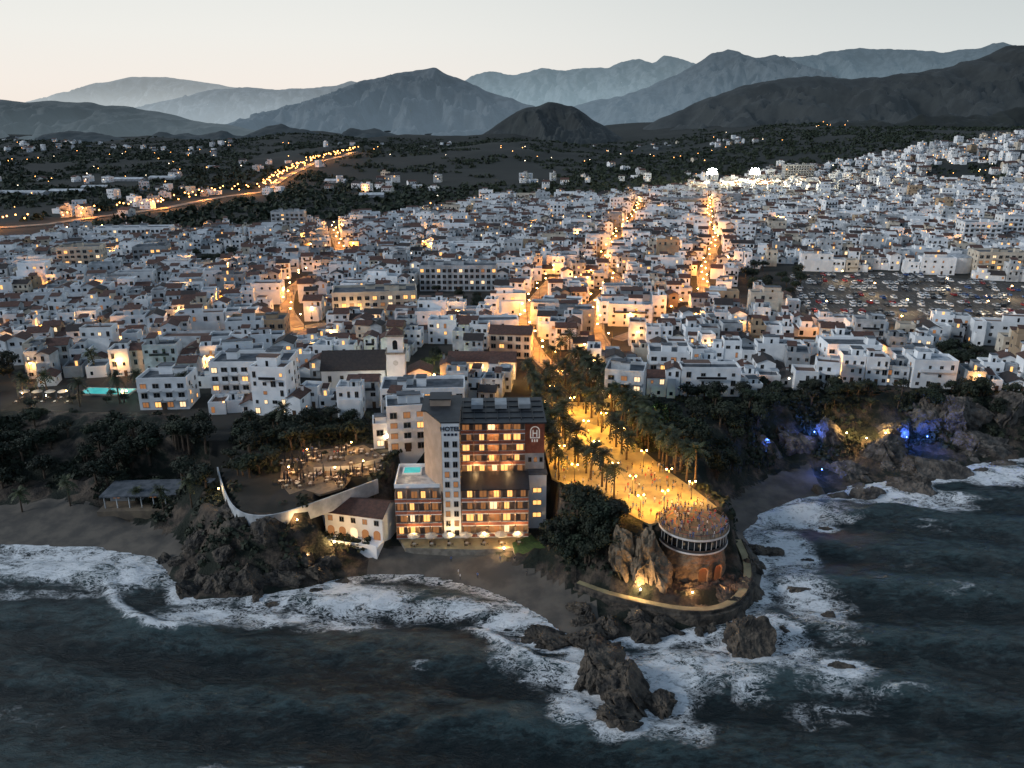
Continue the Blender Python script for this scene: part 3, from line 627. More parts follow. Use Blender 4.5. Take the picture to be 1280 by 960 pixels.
mb=MB();mb.tube((0,0,-1),(0,0,9),8.5,8.5,28,M['white'],False);mb.build('wall',tk);mb=MB();mb.tube((0,0,9.01),(0,0,10.2),8.7,1,28,M['deckw']);mb.build('roof',tk)
p=hit(497,484);ch=E('church',(p.x,p.y,p.z),R(4),'white church with a square bell tower and dark tiled nave','church');RES.append((p.x-8,p.y+5,16,11,0))
mb=MB();mb.box(-3,3,-3,3,-3,12.5,M['white']);mb.box(-3.3,3.3,-3.3,3.3,12.5,13,M['stone']);mb.box(-2.6,2.6,-2.6,2.6,13,18.4,M['white']);mb.box(-3,3,-3,3,18.4,18.9,M['stone']);mb.build('tower',ch)
mb=MB()
for k in range(4):
    a=[(-2.7,-2.7,18.9),(2.7,-2.7,18.9),(2.7,2.7,18.9),(-2.7,2.7,18.9)];mb.poly([a[k],a[(k+1)%4],(0,0,21.4)],M['tile'])
mb.tube((0,0,21.2),(0,0,22.8),.08,.05,6,M['metal']);mb.build('spire',ch)
for r_ in(0,math.pi/2,-math.pi/2):
    mb=MB();pts=[(-.8,14),(.8,14)]+[(.8*math.cos(t),16.4+.8*math.sin(t)) for t in np.linspace(0,math.pi,7)]
    mb.poly([(x,-2.64,z) for x,z in pts],M['glass']);mb.build('belfry_opening',ch,(0,0,0),r_)
mb=MB();mb.poly([(.9*math.cos(t),-3.04,9.5+.9*math.sin(t)) for t in np.linspace(0,2*math.pi,13)[:-1]],M['paint']);mb.build('clock_face',ch)
a,r=gable(21,13,7.2,'white','tiled',True,.75);a.build('nave_wall',ch,(-14.2,4,0));r.build('nave_roof',ch,(-14.2,4,0))
for k in range(5):O('window',WIN['glass'],ch,(-22+k*4,-2.5,4.2),0,(1.1,1,2.2))
a,r=gable(8,9,5,'white','tile',False);a.build('chapel_wall',ch,(7.6,4,0));r.build('chapel_roof',ch,(7.6,4,0))
# ---------------------------------------------------------------- hotel
ho=E('hotel',(-12.8,172.8,3),R(2),'ten storey seafront hotel with brick red balconies and HOTEL sign','hotel')
RES.append((-10,183,24,16,0))
def hb(name,x0,x1,y0,y1,z0,z1,m_):
    mb=MB();mb.box(x0,x1,y0,y1,z0,z1,M[m_]);return mb.build(name,ho)
hb('left_wing_wall',-15.4,-3.95,0,12,-1.5,12.8,'tan');hb('right_wing_wall',.45,16.9,0,12,-1.5,12.8,'tan')
mb=MB();mb.prism([(-8.7,7.7),(-3.85,-1.8),(.42,-1.7),(.42,17),(-8.7,17)],-1.5,30.2,M['tan']);mb.build('stair_tower_wall',ho)
mb=MB();mb.box(-3.75,.38,-1.87,-1.81,0,30.2,M['white']);mb.build('tower_front_panel',ho)
mb=MB();mb.box(-9,.6,6,17.2,30.2,30.5,M['slate']);mb.prism([(-3.95,-1.95),(.5,-1.95),(.5,6),(-7.9,6)],30.2,30.5,M['slate']);mb.build('tower_roof',ho)
mb=MB();mb.box(-7,-2,9,14,30.51,32.2,M['tan']);mb.box(-7.2,-1.8,8.8,14.2,32.2,32.4,M['slate']);mb.build('lift_housing',ho)
hb('upper_wall',.42,21,7.2,23,12,27,'tan');hb('emblem_wall',16.3,21.05,6.8,12,18.6,27.1,'brick');hb('side_wall',16.3,21.06,6.9,12,12.5,18.58,'white2')
mb=MB();mb.box(.2,21.4,4.9,23.4,27.1,27.5,M['slate'])
for k in range(7):mb.box(.8+k*2.9,.95+k*2.9,6.6,23,27.5,27.75,M['metal'])
for k in range(4):mb.box(.6,21,8+k*4,8.15+k*4,27.5,27.72,M['metal'])
mb.build('upper_roof',ho)
for k in range(3):
    mb=MB();mb.box(3+k*6,6+k*6,14,19,27.76,28.9,M['grey']);mb.build('roof_plant',ho)
mb=MB();o=[(.5,-2.2,13.2),(17,-2.2,13.2),(17,4.6,14.9),(.5,4.6,14.9)];mb.poly(o,M['slate']);mb.poly([(x,y,z-.3) for x,y,z in o],M['slate']);mb.poly([o[0],o[1],(17,-2.2,12.9),(.5,-2.2,12.9)],M['slate']);mb.build('terrace_canopy',ho)
mb=MB();mb.box(-15.6,-3.9,-.2,12,12.8,13,M['deckw'])
for a in((-15.6,-3.9,-.2,0),(-15.6,-15.4,0,12),(-15.4,-9,11.8,12)):mb.box(a[0],a[1],a[2],a[3],13,13.9,M['white'])
mb.build('left_roof_terrace',ho);mb=MB();mb.box(-14.4,-9.6,7,11,13.003,13.45,M['white']);mb.build('pool_rim',ho);mb=MB();mb.box(-14,-10,7.4,10.6,13.2,13.5,M['pool']);mb.build('pool_water',ho)
mb=MB();mb.box(17,21.5,4,12,-1,14,M['white']);mb.box(16.8,21.7,3.8,12.2,14,14.3,M['deckg']);mb.box(17.5,20.5,7.5,11.8,14.3,16.6,M['white2']);mb.build('right_annex',ho)
mb=MB();mb.box(-.5,.5,-2.1,-.003,0,.2,M['white']);mb.box(-.5,.5,-2.1,-1.97,.2,1.0,M['brick']);mb.box(-.5,.5,-2.14,-1.93,1.0,1.08,M['white2'])
for s in(-.5,.468):mb.box(s,s+.032,-1.9,-.003,.2,2.7,M['tan'])
me_bal=mb.mesh('balcony')
def bay(x,y,z,w,litp):
    b_=O('balcony',me_bal,ho,(x,y,z),0,(w,1,1));q=rnd.random()
    k='lit' if q<litp*.45 else 'lit2' if q<litp*.6 else 'dim' if q<litp+.3 else 'glass'
    O('balcony_door',WIN[k],b_,(rnd.choice((-.12,.12)),0,1.25),0,(rnd.choice((.42,.6)),1,2.05))
for f in range(4):
    for k in range(4):bay(-14+k*2.8,0,f*3.2+.2,2.74,.7)
    for k in range(5):bay(2.15+k*3.25,0,f*3.2+.2,3.15,.7)
for f in range(5):
    for k in range(5):bay(2.05+k*3.15,7.2,12.9+f*2.75+.6,3.05,.7)
for f in range(10):
    for k in range(2):O('window',WIN['dim' if rnd.random()<.5 else 'glass'],ho,(-2.7+k*2,-1.87,1.5+f*2.6),0,(1.1,1,1.5))
for f in range(3):O('window',WIN['lit'],ho,(19.2,4,3+f*3.4),0,(2.2,1,1.3))
for k in range(3):O('window',WIN['dim' if k%2 else 'glass'],ho,(17.5+k*1.4,6.9,16.8),0,(.8,1,1.3))
def text(body,size,mt,parent,loc,name,rot=(R(90),0,0)):
    c=bpy.data.curves.new('t','FONT');c.body=body;c.size=size;c.extrude=.05;c.offset=.035;c.align_x='CENTER'
    o=bpy.data.objects.new('t',c);col.objects.link(o);dg=bpy.context.evaluated_depsgraph_get();dg.update()
    me=bpy.data.meshes.new_from_object(o.evaluated_get(dg));bpy.data.objects.remove(o);me.materials.clear();me.materials.append(mt)
    q=O(name,me,parent,loc);q.rotation_euler=rot;return q
text('HOTEL',1.5,M['sign'],ho,(-1.7,-1.95,28.3),'sign_lettering')
for k in range(4):
    mb=MB();mb.box(-3.2+k*.85,-2.65+k*.85,-1.95,-1.88,27.05,27.65,M['sign']);mb.build('sign_star',ho)
mb=MB();mb.box(17.5,17.75,6.7,6.78,22.6,24.6,M['logo']);mb.box(19.65,19.9,6.7,6.78,22.6,24.6,M['logo']);mb.box(17.75,19.65,6.7,6.78,22.6,22.82,M['logo'])
A=[(18.7+1.2*math.cos(t),24.6+1.2*math.sin(t)) for t in np.linspace(0,math.pi,13)];Bq=[(18.7+.95*math.cos(t),24.6+.95*math.sin(t)) for t in np.linspace(0,math.pi,13)]
for k in range(12):mb.poly([(A[k][0],6.7,A[k][1]),(A[k+1][0],6.7,A[k+1][1]),(Bq[k+1][0],6.7,Bq[k+1][1]),(Bq[k][0],6.7,Bq[k][1])],M['logo'])
mb.box(18.1,18.35,6.7,6.78,23,24.8,M['logo']);mb.box(19.05,19.3,6.7,6.78,23,24.8,M['logo']);mb.box(18.35,19.05,6.7,6.78,23.8,24.05,M['logo'])
for k in range(3):mb.box(17.9+k*.6,18.2+k*.6,6.7,6.78,21.6,22.3,M['logo'])
mb.build('emblem',ho)
mb=MB();mb.prism([(-15.5,0),(-13,-6),(4,-7.5),(17.5,-6.5),(17.5,0)],-3,.02,M['stone'],M['pave']);mb.build('front_terrace',ho)
for px,y,z,pw in((-11,-4,3,450),(-2,-4.5,3,700),(6,-4.5,3,700),(14,-4.5,3,700)):O('terrace_light',light('terrace',(1,.62,.24),pw),ho,(px,y,z))
for px,y,z in((4,4,16),(12,4,16),(-12,4,16)):O('terrace_light',light('terrace2',(1,.6,.25),350),ho,(px,y,z))
for f in range(4):
    for x in(-12.6,-7,3.8,8.6,13.5):O('balcony_fill',light('balcony',(1,.46,.16),165,.15),ho,(x,-1.,f*3.2+2.6))  # fill lights added to brighten the balcony fronts, no fittings
for f in range(5):
    for x in(3.6,8.3,13):O('balcony_fill',light('balcony',(1,.42,.13),200,.15),ho,(x,6.2,13.5+f*2.75+2.1))  # same added fill for the upper balcony rows
c=[at(x,y,3.2)[:2] for x,y in((645,700),(640,678),(664,668),(690,690),(680,705))];mb=MB();mb.prism(list(reversed(c)),-1,3.1,M['stone'],M['lawn']);tag(mb.build('lawn'),'small floodlit lawn right of the hotel terrace','lawn',kind='structure')
# ---------------------------------------------------------------- round viewing platform
mi=E('viewing_platform',(CM.x,CM.y,0),0,'round cliff-edge viewing platform with glazed restaurant ring below its deck','viewing platform')
def ring(mb,r0,r1,z0,z1,m_,n=48):
    for k in range(n):
        a,b=2*math.pi*k/n,2*math.pi*(k+1)/n;p=lambda r,t,z:(r*math.cos(t),r*math.sin(t),z)
        mb.poly([p(r1,a,z0),p(r1,b,z0),p(r1,b,z1),p(r1,a,z1)],m_);mb.poly([p(r0,a,z1),p(r1,a,z1),p(r1,b,z1),p(r0,b,z1)],m_)
        mb.poly([p(r0,b,z0),p(r0,a,z0),p(r0,a,z1),p(r0,b,z1)],m_);mb.poly([p(r1,a,z0),p(r0,a,z0),p(r0,b,z0),p(r1,b,z0)],m_)
m_=MB();nn=96;zz=np.linspace(1.2,10.4,24)
def pt(i_,k_):
    t=2*math.pi*(k_%nn)/nn;c_,s_=np.array(math.cos(t)*3+3),np.array(math.sin(t)*3+zz[i_]*.35)
    r=6.9+float(1.1*(fbm(c_,s_,5)-.46)+.5*(np.abs(fbm(c_*2.2,s_*2.2,4,7)-.47))*-2)+(10.4-zz[i_])*.13
    return(r*math.cos(t),r*math.sin(t),zz[i_])
for i in range(23):
    for k in range(nn):m_.poly([pt(i,k),pt(i,k+1),pt(i+1,k+1),pt(i+1,k)],M['rockl'])
m_.build('rock_base',mi)
mb=MB();ring(mb,.01,7.75,10.3,10.65,M['white2']);mb.build('lower_slab',mi)
mb=MB();ring(mb,7.2,7.25,10.65,13.5,M['glass']);mb.build('glazing',mi)
mb=MB();ring(mb,0.01,7.8,13.5,14.14,M['pave2']);mb.build('deck',mi)
mb=MB();ring(mb,7.55,7.62,10.65,11.3,M['slate']);mb.build('lower_parapet',mi)
mb=MB();ring(mb,7.805,7.86,13.65,14.1,M['paint']);mb.build('rim_band',mi)
for k in range(36):
    t=2*math.pi*k/36
    if math.sin(t)>.55:continue
    mb=MB();mb.tube((7.4*math.cos(t),7.4*math.sin(t),10.65),(7.4*math.cos(t),7.4*math.sin(t),13.5),.06,.06,6,M['white2']);mb.build('column',mi)
mb=MB()
for k in range(48):
    t=2*math.pi*k/48
    if math.sin(t)>.6:continue
    mb.tube((7.65*math.cos(t),7.65*math.sin(t),14.14),(7.65*math.cos(t),7.65*math.sin(t),15.2),.035,.035,5,M['metal'])
for a_ in range(40):
    t=math.pi*.8+a_*(math.pi*1.4)/40;t2=t+(math.pi*1.4)/40;mb.tube((7.65*math.cos(t),7.65*math.sin(t),15.2),(7.65*math.cos(t2),7.65*math.sin(t2),15.2),.05,.05,5,M['metal'],False)
mb.build('railing',mi)
mb=MB()
for r_ in(2.2,4.2,6.1):ring(mb,r_-.12,r_+.12,14.14,14.16,M['brick'])
mb.build('paving_pattern',mi)
for t_ in(-58,-84):
    t=R(t_);mb=MB();pts=[(-.9,0),(.9,0)]+[(.9*math.cos(q),2.4+.9*math.sin(q)) for q in np.linspace(0,math.pi,9)]
    mb.poly([(x,-8.15,4+z) for x,z in pts],M['door']);A2=[(x*1.25,z*1.1) for x,z in pts]
    for j in range(len(pts)):
        q=(j+1)%len(pts);mb.poly([(A2[j][0],-8.35,4+A2[j][1]),(A2[q][0],-8.35,4+A2[q][1]),(pts[q][0],-8.15,4+pts[q][1]),(pts[j][0],-8.15,4+pts[j][1])],M['rockl'])
    mb.build('arch',mi,(0,0,0),t+math.pi/2);O('arch_light',light('arch',(1,.26,.07),110,.2),mi,(9.4*math.cos(t),9.4*math.sin(t),7.2))
for t_ in(-150,-120,-90,-60,-30):
    t=R(t_);O('glazing_light',light('glz',(1,.72,.42),14),mi,(8.6*math.cos(t),8.6*math.sin(t),11.6))
# ---------------------------------------------------------------- terrace wall, villa, pavilion
wl=dens([Vector((x,y,14)) for x,y in WLL],1.5)
mb=MB();ribbon(mb,wl,-.18,.18,-3.6,.3,M['white2']);tag(mb.build('retaining_wall'),'curved white retaining wall around the cliff terrace','wall')
p=at(447,676,4);vi=E('villa',(p.x,p.y+6,4),R(-14),'white villa with tiled roof and lit arches below the cliff terrace','villa')
a,r=gable(15,9,6.2,'white','tile',True);a.build('wall',vi);r.build('roof',vi)
mb=MB();mb.box(-7.5,7.5,-8.5,-4.503,-3,.1,M['white']);mb.box(-7.5,7.5,-8.5,-8.3,.1,.9,M['white']);mb.build('terrace',vi)
for k in range(5):
    mb=MB();x=-6+k*3;pts=[(x-.9,0.1),(x+.9,.1)]+[(x+.9*math.cos(q),1.7+.9*math.sin(q)) for q in np.linspace(0,math.pi,9)];mb.poly([(u,-4.53,z) for u,z in pts],M['dim' if k!=2 else 'lit2']);mb.build('arch',vi)
    O('window',WIN['glass' if k%3 else 'dim'],vi,(x,-4.5,4.6),0,(1.2,1,1.4))
a,r=gable(6,6,3.5,'white','tile',False);a.build('annex_wall',vi,(-9.5,2,0));r.build('annex_roof',vi,(-9.5,2,0))
p=at(190,636,3);pv=E('beach_pavilion',(p.x,p.y+5,3),R(3),'long low grey beach pavilion with columns behind the left beach','pavilion')
mb=MB();mb.box(-13,13,0,5,-2,3.2,M['grey']);mb.build('wall',pv);mb=MB();mb.box(-13.6,13.6,-4.5,5.4,3.2,3.6,M['deckg']);mb.build('roof',pv)
for k in range(9):
    mb=MB();mb.tube((-12.6+k*3.15,-4,0),(-12.6+k*3.15,-4,3.2),.16,.16,8,M['white2']);mb.build('column',pv)
mb=MB();mb.box(-14,14,-6,0,-2.5,.02,M['pave2']);mb.build('floor',pv)
for k in range(8):O('window',WIN['glass' if k%3 else 'dim'],pv,(-11.3+k*3.2,0,1.6),0,(1.9,1,1.6))
p=hit(135,490);mb=MB();mb.box(-9,9,-3.6,3.6,-.5,.35,M['kerb']);po=E('swimming_pool',(p.x,p.y,p.z),R(-4),'teal lit swimming pool in the left garden','pool');mb.build('rim',po);mb=MB();mb.box(-8.2,8.2,-2.9,2.9,0,.38,M['pool']);mb.build('water',po)
RES.append((p.x,p.y,10,4,0))
# ---------------------------------------------------------------- generic houses
TOWN=[tuple(hit(x,y)[:2]) for x,y in((-80,510),(90,512),(200,514),(270,516),(330,524),(410,516),(470,540),(560,528),(640,500),(655,470),(700,452),(760,490),(800,512),(835,494),(880,496),(940,494),(1000,488),(1060,486),(1130,481),(1200,490),(1370,494))]
TOWN+=[tuple(hit(x,y)[:2]) for x,y in((1370,228),(1180,232),(1000,232),(860,238),(760,248),(640,250),(560,268),(480,278),(330,290),(120,296),(-80,318))]
for poly in([(930,378),(925,340),(1000,330),(1010,352),(990,372)],[(525,472),(528,438),(562,435),(566,470)],[(1172,470),(1175,440),(1235,436),(1235,464)],[(-80,480),(-80,462),(18,458),(22,480)],[(230,336),(232,318),(296,318),(298,336)],[(8,520),(8,490),(80,488),(84,474),(182,472),(182,520)]):
    EXC.append([tuple(hit(x,y)[:2]) for x,y in poly])
cand=[]
for x0,x1,rot in((-700,-75,R(9)),(-75,95,R(-3)),(95,900,R(-11))):
    c,s=math.cos(rot),math.sin(rot);v=130.;k=0
    while v<1150:
        dep=rnd.uniform(6.4,8.8);u=-900+rnd.uniform(0,8)
        while u<1100:
            big=rnd.random()<.065
            w=rnd.uniform(11,20) if big else rnd.uniform(4.2,8)
            cxx=u+w/2;x,y=cxx*c-v*s,cxx*s+v*c;u+=w+(-.05 if rnd.random()<.84 else rnd.uniform(1.5,3.5))
            if x0<=x<x1:cand.append((x,y+rnd.uniform(-1.2,1.2),rot+rnd.uniform(-.12,.12),w,dep*rnd.uniform(.78,1.05),big))
        k+=1;v+=dep+(.2 if k%2 else 3.4)
cx=np.array([c[0] for c in cand]);cy=np.array([c[1] for c in cand])
ok=inpoly(cx,cy,TOWN)&(dist(cx,cy,TOP)>5)
for e in EXC:ok&=~inpoly(cx,cy,e)&(dist(cx,cy,e+[e[0]])>4.2)
for k,s in enumerate(STW):ok&=dist(cx,cy,[(p.x,p.y) for p in s])>(8.5 if k in(0,3) else 6.6)
for x,y,hw,hd,rr_ in RES:
    dx,dy=cx-x,cy-y;ok&=~((np.abs(dx*math.cos(rr_)+dy*math.sin(rr_))<hw+3.2)&(np.abs(-dx*math.sin(rr_)+dy*math.cos(rr_))<hd+3.8))
ok&=NR.rand(len(cand))<np.where(cy>700,.84,.95)
sel=[(*cand[i],float(gz(cx[i],cy[i]) if cy[i]<300 else inland(cx[i],cy[i]))) for i in np.where(ok)[0]]
for _ in range(3400):
    x,y=rnd.uniform(240,1150),rnd.uniform(650,1650);z=float(inland(x,y));q=proj(x,y,z)
    if x/y>.72 or q[1]<232-(q[0]-840)*.155+4 or q[0]<860:continue
    if fbm(np.array(x/90),np.array(y/90),3)<.36:continue
    sel.append((x,y,rnd.uniform(-.3,.3),rnd.uniform(6,12),rnd.uniform(7,10),rnd.random()<.1,z))
S6=dens(gp([(-20,287),(60,281),(120,272),(200,262),(270,248),(330,240),(355,222),(390,205),(445,190)]),14)
S6xy=[(p.x,p.y) for p in S6]
for _ in range(1000):
    y=rnd.uniform(700,2300);x=rnd.uniform(-.7,.3)*y
    if fbm(np.array(x/180),np.array(y/180),3)<.53 or in1(x,y,TOWN) or dist(np.array([x]),np.array([y]),S6xy)[0]<16:continue
    sel.append((x,y,rnd.uniform(-.5,.5),rnd.uniform(6,12),rnd.uniform(7,10),False,float(inland(x,y))))
houses=[]
for x,y,rot,w,d_,big,z in sel:
    st=rnd.choice((3,4,4,5)) if big else rnd.choice((1,1,2,2,2,3,3))
    if big and w>14:st=3
    q=rnd.random();roof='flat' if big or q<.56 else 'tile' if q<.86 else 'dark'
    q=rnd.random();wm='white' if q<.66 else 'white2' if q<.86 else 'cream' if q<.92 else 'grey' if q<.98 else 'ochre'
    dk=rnd.choice(('deck','deckg','deckg','deckw'))
    px,py=proj(x,y,z+st*2.9);mm=mpp(y,z);inv=-15<px<1295
    houses.append([(w*(st*2.9+d_*.4))/mm**2 if inv else 0,x,y,z,rot,w,d_,st,roof,wm,dk,px,py,big])
houses.sort(key=lambda h:-h[0])
LMK=[('church bell tower',495,455),('long plaza block',573,350),('cream block',467,380),('car park',1130,370),('palm promenade',700,470),('ochre civic building',320,415),('balconied white apartments',315,475),('teal pool',130,480),('curving lit street',750,370),('right lit street',872,370),('stepped white building',783,490),('cream tile-roofed building',648,435),('broad white apartments',1066,450),('right garden trees',1225,460),('tall cream block',100,320),('arcaded hall',603,458)]
STN={1:'single-storey',2:'two-storey',3:'three-storey',4:'four-storey',5:'five-storey'};RFN={'flat':'flat-roofed','tile':'tile-roofed','dark':'dark-roofed'}
bulk=MB();hl={}
for i,h in enumerate(houses):
    A_,x,y,z,rot,w,d_,st,roof,wm,dk,px,py,big=h
    parts,wins,door=gen(x,y,rot,w,d_,st,roof,wm,dk,.08)
    if i<300:
        e=E('house',(x,y,z),rot,'','house','whitewashed houses of the old town');put(e,parts,wins,door)
        l=min(LMK,key=lambda q:math.hypot((px-q[1]),(py-q[2])*1.6));dx,dy=px-l[1],py-l[2]
        rel=('left of' if dx<0 else 'right of') if abs(dx)>1.3*abs(dy) else ('behind' if dy<0 else 'in front of')
        b=f"{WALLN[wm]} {STN[st]} {RFN[roof]} house";hl.setdefault((b,rel,l[0]),[]).append((math.hypot(dx,dy),e))
    else:
        for n_,mb in parts:
            if n_!='water_tank':bulk.add(mb,x,y,z,rot)
        t=MB()
        for wx,wy,wz,ww,wh,wr,k in wins:
            c,s=math.cos(wr),math.sin(wr);o=.04;ww*=.5;wh*=.5
            t.poly([(wx+a*c+o*s,wy+a*s-o*c,wz+b) for a,b in((-ww,-wh),(ww,-wh),(ww,wh),(-ww,wh))],M[k])
        bulk.add(t,x,y,z,rot)
for (b,rel,l),lst in hl.items():
    lst.sort(key=lambda t:t[0])
    for i,(_,e) in enumerate(lst):e['label']=f"{b}, {ordn(i+1)} nearest {rel} the {l}" if len(lst)>1 else f"{b} standing {rel} the {l}"
tag(bulk.build('far_houses'),'mass of smaller white houses spreading back to the valley and hillside','houses','whitewashed houses of the old town','stuff')
print('houses',len(houses))
for i in range(0,len(houses)):
    A_,x,y,z,rot,w,d_,st,roof,wm,dk,px,py,big=houses[i]
    if (i<300 and rnd.random()<.16) or (300<=i<2800 and A_>0 and rnd.random()<.032):
        c,s=math.cos(rot),math.sin(rot);ox,oy=0,-d_/2-3.2
        street_lamp(x+ox*c-oy*s,y+ox*s+oy*c,z,rot+math.pi,'lamp in a side alley of the town',L_AL if i<300 else L_ST,'alley lamps')
fl=MB()
mb=MB()
for p in S6:p.z=float(inland(p.x,p.y))+.4
ribbon(mb,S6,-5,5,-1,.3,M['street']);tag(mb.build('road'),'far road curving back through the valley on the left','road',kind='structure')
for i,p in enumerate(S6):
    for s in(-5,0,5):
        if rnd.random()<.75:fl.ball((p.x+rnd.uniform(-8,8),p.y+s*rnd.uniform(.6,2.2),p.z+rnd.uniform(6,11)),.55+p.y*.0002,M['far'],6,4)
    if i%5==0:
        e=E('road_lamp',(p.x,p.y+6,p.z),0,'','street lamp','tall lamps on the far valley road');rank(e,'tall lamp on the far valley road')
        mb=MB();mb.tube((0,0,0),(0,0,9),.15,.1,6,M['metal']);mb.build('pole',e);mb=MB();mb.ball((0,0,9.4),.6,M['far']);mb.build('lamp_head',e);O('lamp_light',L_FAR,e,(0,0,8.2))
for _ in range(560):
    if rnd.random()<.6:
        y=rnd.uniform(700,2500);x=rnd.uniform(-.68,.45)*y
        if fbm(np.array(x/260),np.array(y/260),3)<.49:continue
    else:
        y=rnd.uniform(600,1500);x=rnd.uniform(.25,.7)*y
        q=proj(x,y,float(inland(x,y)))
        if q[1]<232-(q[0]-840)*.155+6:continue
    fl.ball((x,y,float(inland(x,y))+rnd.uniform(5,9)),rnd.uniform(.22,.5)+y*.00012,M['far'] if rnd.random()<.7 else M['farw'],6,4)
for h in houses[300:]:
    if h[0]>0 and rnd.random()<.1:
        fl.ball((h[1]+rnd.uniform(-5,5),h[2]-h[6]/2-3.,h[3]+rnd.uniform(3,5)),rnd.uniform(.22,.42),M['far'] if rnd.random()<.8 else M['farw'],6,4)
tag(fl.build('distant_lamps'),'scattered tiny lamps glowing across the far town and valley','lamps',None,'stuff')
for px,l in((888,'left stadium floodlight mast shining at the back of the town'),(941,'right stadium floodlight mast shining at the back of the town')):
    p=hit(px,240);e=E('floodlight_mast',p,0,l,'floodlight','stadium floodlights');mb=MB();mb.tube((0,0,0),(0,0,21),.5,.3,8,M['metal']);mb.build('mast',e)
    mb=MB();mb.box(-5.6,5.6,-.2,.2,19.4,20,M['metal']);mb.box(-4,4,-.2,.2,23,23.6,M['metal']);mb.box(-.4,.4,-.2,.2,20,26,M['metal']);mb.build('frame',e)
    for x_,z_ in((-4.6,20.9),(-1.55,20.9),(1.55,20.9),(4.6,20.9),(-3.1,24.6),(0,24.8),(3.1,24.6)):
        mb=MB();mb.ball((x_,-1.2,z_),1.45,M['flood'],12,8);mb.build('lamp',e)
    O('lamp_light',light('flood',(1,.78,.4),160000,1.5),e,(0,-6,22))
for px,py,w in((30,243,60),(85,241,40),(120,236,30),(160,226,40),(205,224,34),(465,246,30),(420,228,26)):
    p=hit(px,py);W_=w*mpp(p.y,p.z);a,r=gable(W_,14,2.6,'deckw','white2',True,.25);e=E('greenhouse',(p.x,p.y,p.z),R(rnd.uniform(-6,6)),'','greenhouse','greenhouses in the valley');rank(e,'long pale greenhouse in the dark valley');a.build('wall',e);r.build('roof',e)
# ---------------------------------------------------------------- plants
def crown(seed,mt,nl=14,nq=62,ls=.15):
    r=random.Random(seed);mb=MB()
    for _ in range(nl):
        t,ph,q=r.uniform(0,6.28),r.uniform(-.5,1.2),r.uniform(.25,.72);c=Vector((q*math.cos(t)*math.cos(ph),q*math.sin(t)*math.cos(ph),.62*q*math.sin(ph)));lr=r.uniform(.24,.42)
        for _ in range(nq):
            n=Vector((r.gauss(0,1),r.gauss(0,1),r.gauss(.2,1))).normalized();p=c+n*lr*r.uniform(.6,1.08);p.z*=.9
            u=n.orthogonal().normalized();w_=n.cross(u);a=r.uniform(0,6.28);s=ls*r.uniform(.5,1.1)
            u,w_=(u*math.cos(a)+w_*math.sin(a)+n*r.uniform(-.4,.4))*s,(w_*math.cos(a)-u*math.sin(a)+n*r.uniform(-.4,.4))*s
            mb.poly([p-u*.6,p-w_*.45,p+u*.6,p+w_*.45],mt)
    return mb.mesh('crown')
CR_=[crown(i,M['leaf'] if i%2 else M['leaf2']) for i in range(6)]
def trunk(seed):
    r=random.Random(seed);mb=MB();mb.tube((0,0,-1),(.05,.03,1),.09,.065,7,M['bark'])
    for k in range(5):
        a=k*1.26+r.uniform(-.3,.3);mb.tube((.04,.02,.75+.05*k),(.45*math.cos(a),.45*math.sin(a),1.25+r.uniform(0,.3)),.045,.015,5,M['bark'])
    return mb.mesh('trunk')
TR_=[trunk(i) for i in range(3)]
NT=0
def tree(x,y,z,r,hh,base,group):
    global NT
    NT+=1
    if NT>298:return
    e=E('tree',(x,y,z),rnd.uniform(0,6.28),'','tree',group);rank(e,base)
    O('trunk',rnd.choice(TR_),e,(0,0,0),0,(r,r,hh*.62));O('crown',rnd.choice(CR_),e,(0,0,hh*.66+r*.2),rnd.uniform(0,6),(r,r,r*rnd.uniform(.75,1.05)))
def trees(x0,x1,y0,y1,n,base,r=(2.2,3.6),poly=None):
    k=0;t_=0
    while k<n and t_<n*12:
        t_+=1;px,py=rnd.uniform(x0,x1),rnd.uniform(y0,y1)
        if poly and not in1(px,py,poly):continue
        p=hit(px,py);
        if p.z<1.5:continue
        if any(abs(p.x-a)<b+1 and abs(p.y-c)<d_+1 for a,c,b,d_,_r in RES):continue
        k+=1;q=rnd.uniform(*r)*1.3;tree(p.x,p.y,p.z-.3,q,q*rnd.uniform(1.1,1.7),base,base.replace('dark ','').replace('tree','trees',1))
trees(-20,262,528,612,54,'dark bushy tree on the slope behind the left beach')
trees(282,475,526,600,36,'dark tree on the slope left of the hotel',(2,3.2),[(285,600),(300,535),(400,525),(470,530),(475,552),(400,556),(350,568),(345,606),(290,612)])
trees(660,785,605,715,34,'dark tree crowding the slope right of the hotel',(2.2,3.2),[(664,612),(690,606),(735,628),(782,655),(768,690),(735,712),(690,705),(668,680)])
trees(790,965,485,600,50,'dark tree in the garden right of the promenade',(2.2,3.4),[(806,548),(800,520),(850,496),(960,492),(965,520),(920,560),(930,610),(890,600),(850,590)])
trees(940,1190,488,516,34,'dark tree along the top of the right cliff',(1.8,3))
trees(1190,1290,492,525,12,'dark tree above the rocks at the right edge',(2,3.2))
trees(528,602,370,394,12,'dark tree in the town plaza',(2.2,3.2))
trees(530,562,448,470,5,'green lit tree in the church square',(2,3))
trees(930,1000,338,372,16,'dark tree at the left edge of the car park',(2.4,3.8))
trees(1174,1236,440,468,12,'dark tree in the garden at the right edge',(2.4,3.8))
trees(-20,22,462,482,6,'dark tree at the left frame edge',(2.4,4))
trees(232,296,322,338,10,'dark tree in the far left of town',(3,4.5))
trees(20,180,490,514,9,'small dark tree in the left pool garden',(1.2,1.8))
trees(352,476,556,612,7,'small dark tree on the cliff terrace',(.8,1.2),[(352,600),(356,574),(400,562),(460,558),(480,572),(470,592),(400,616)])
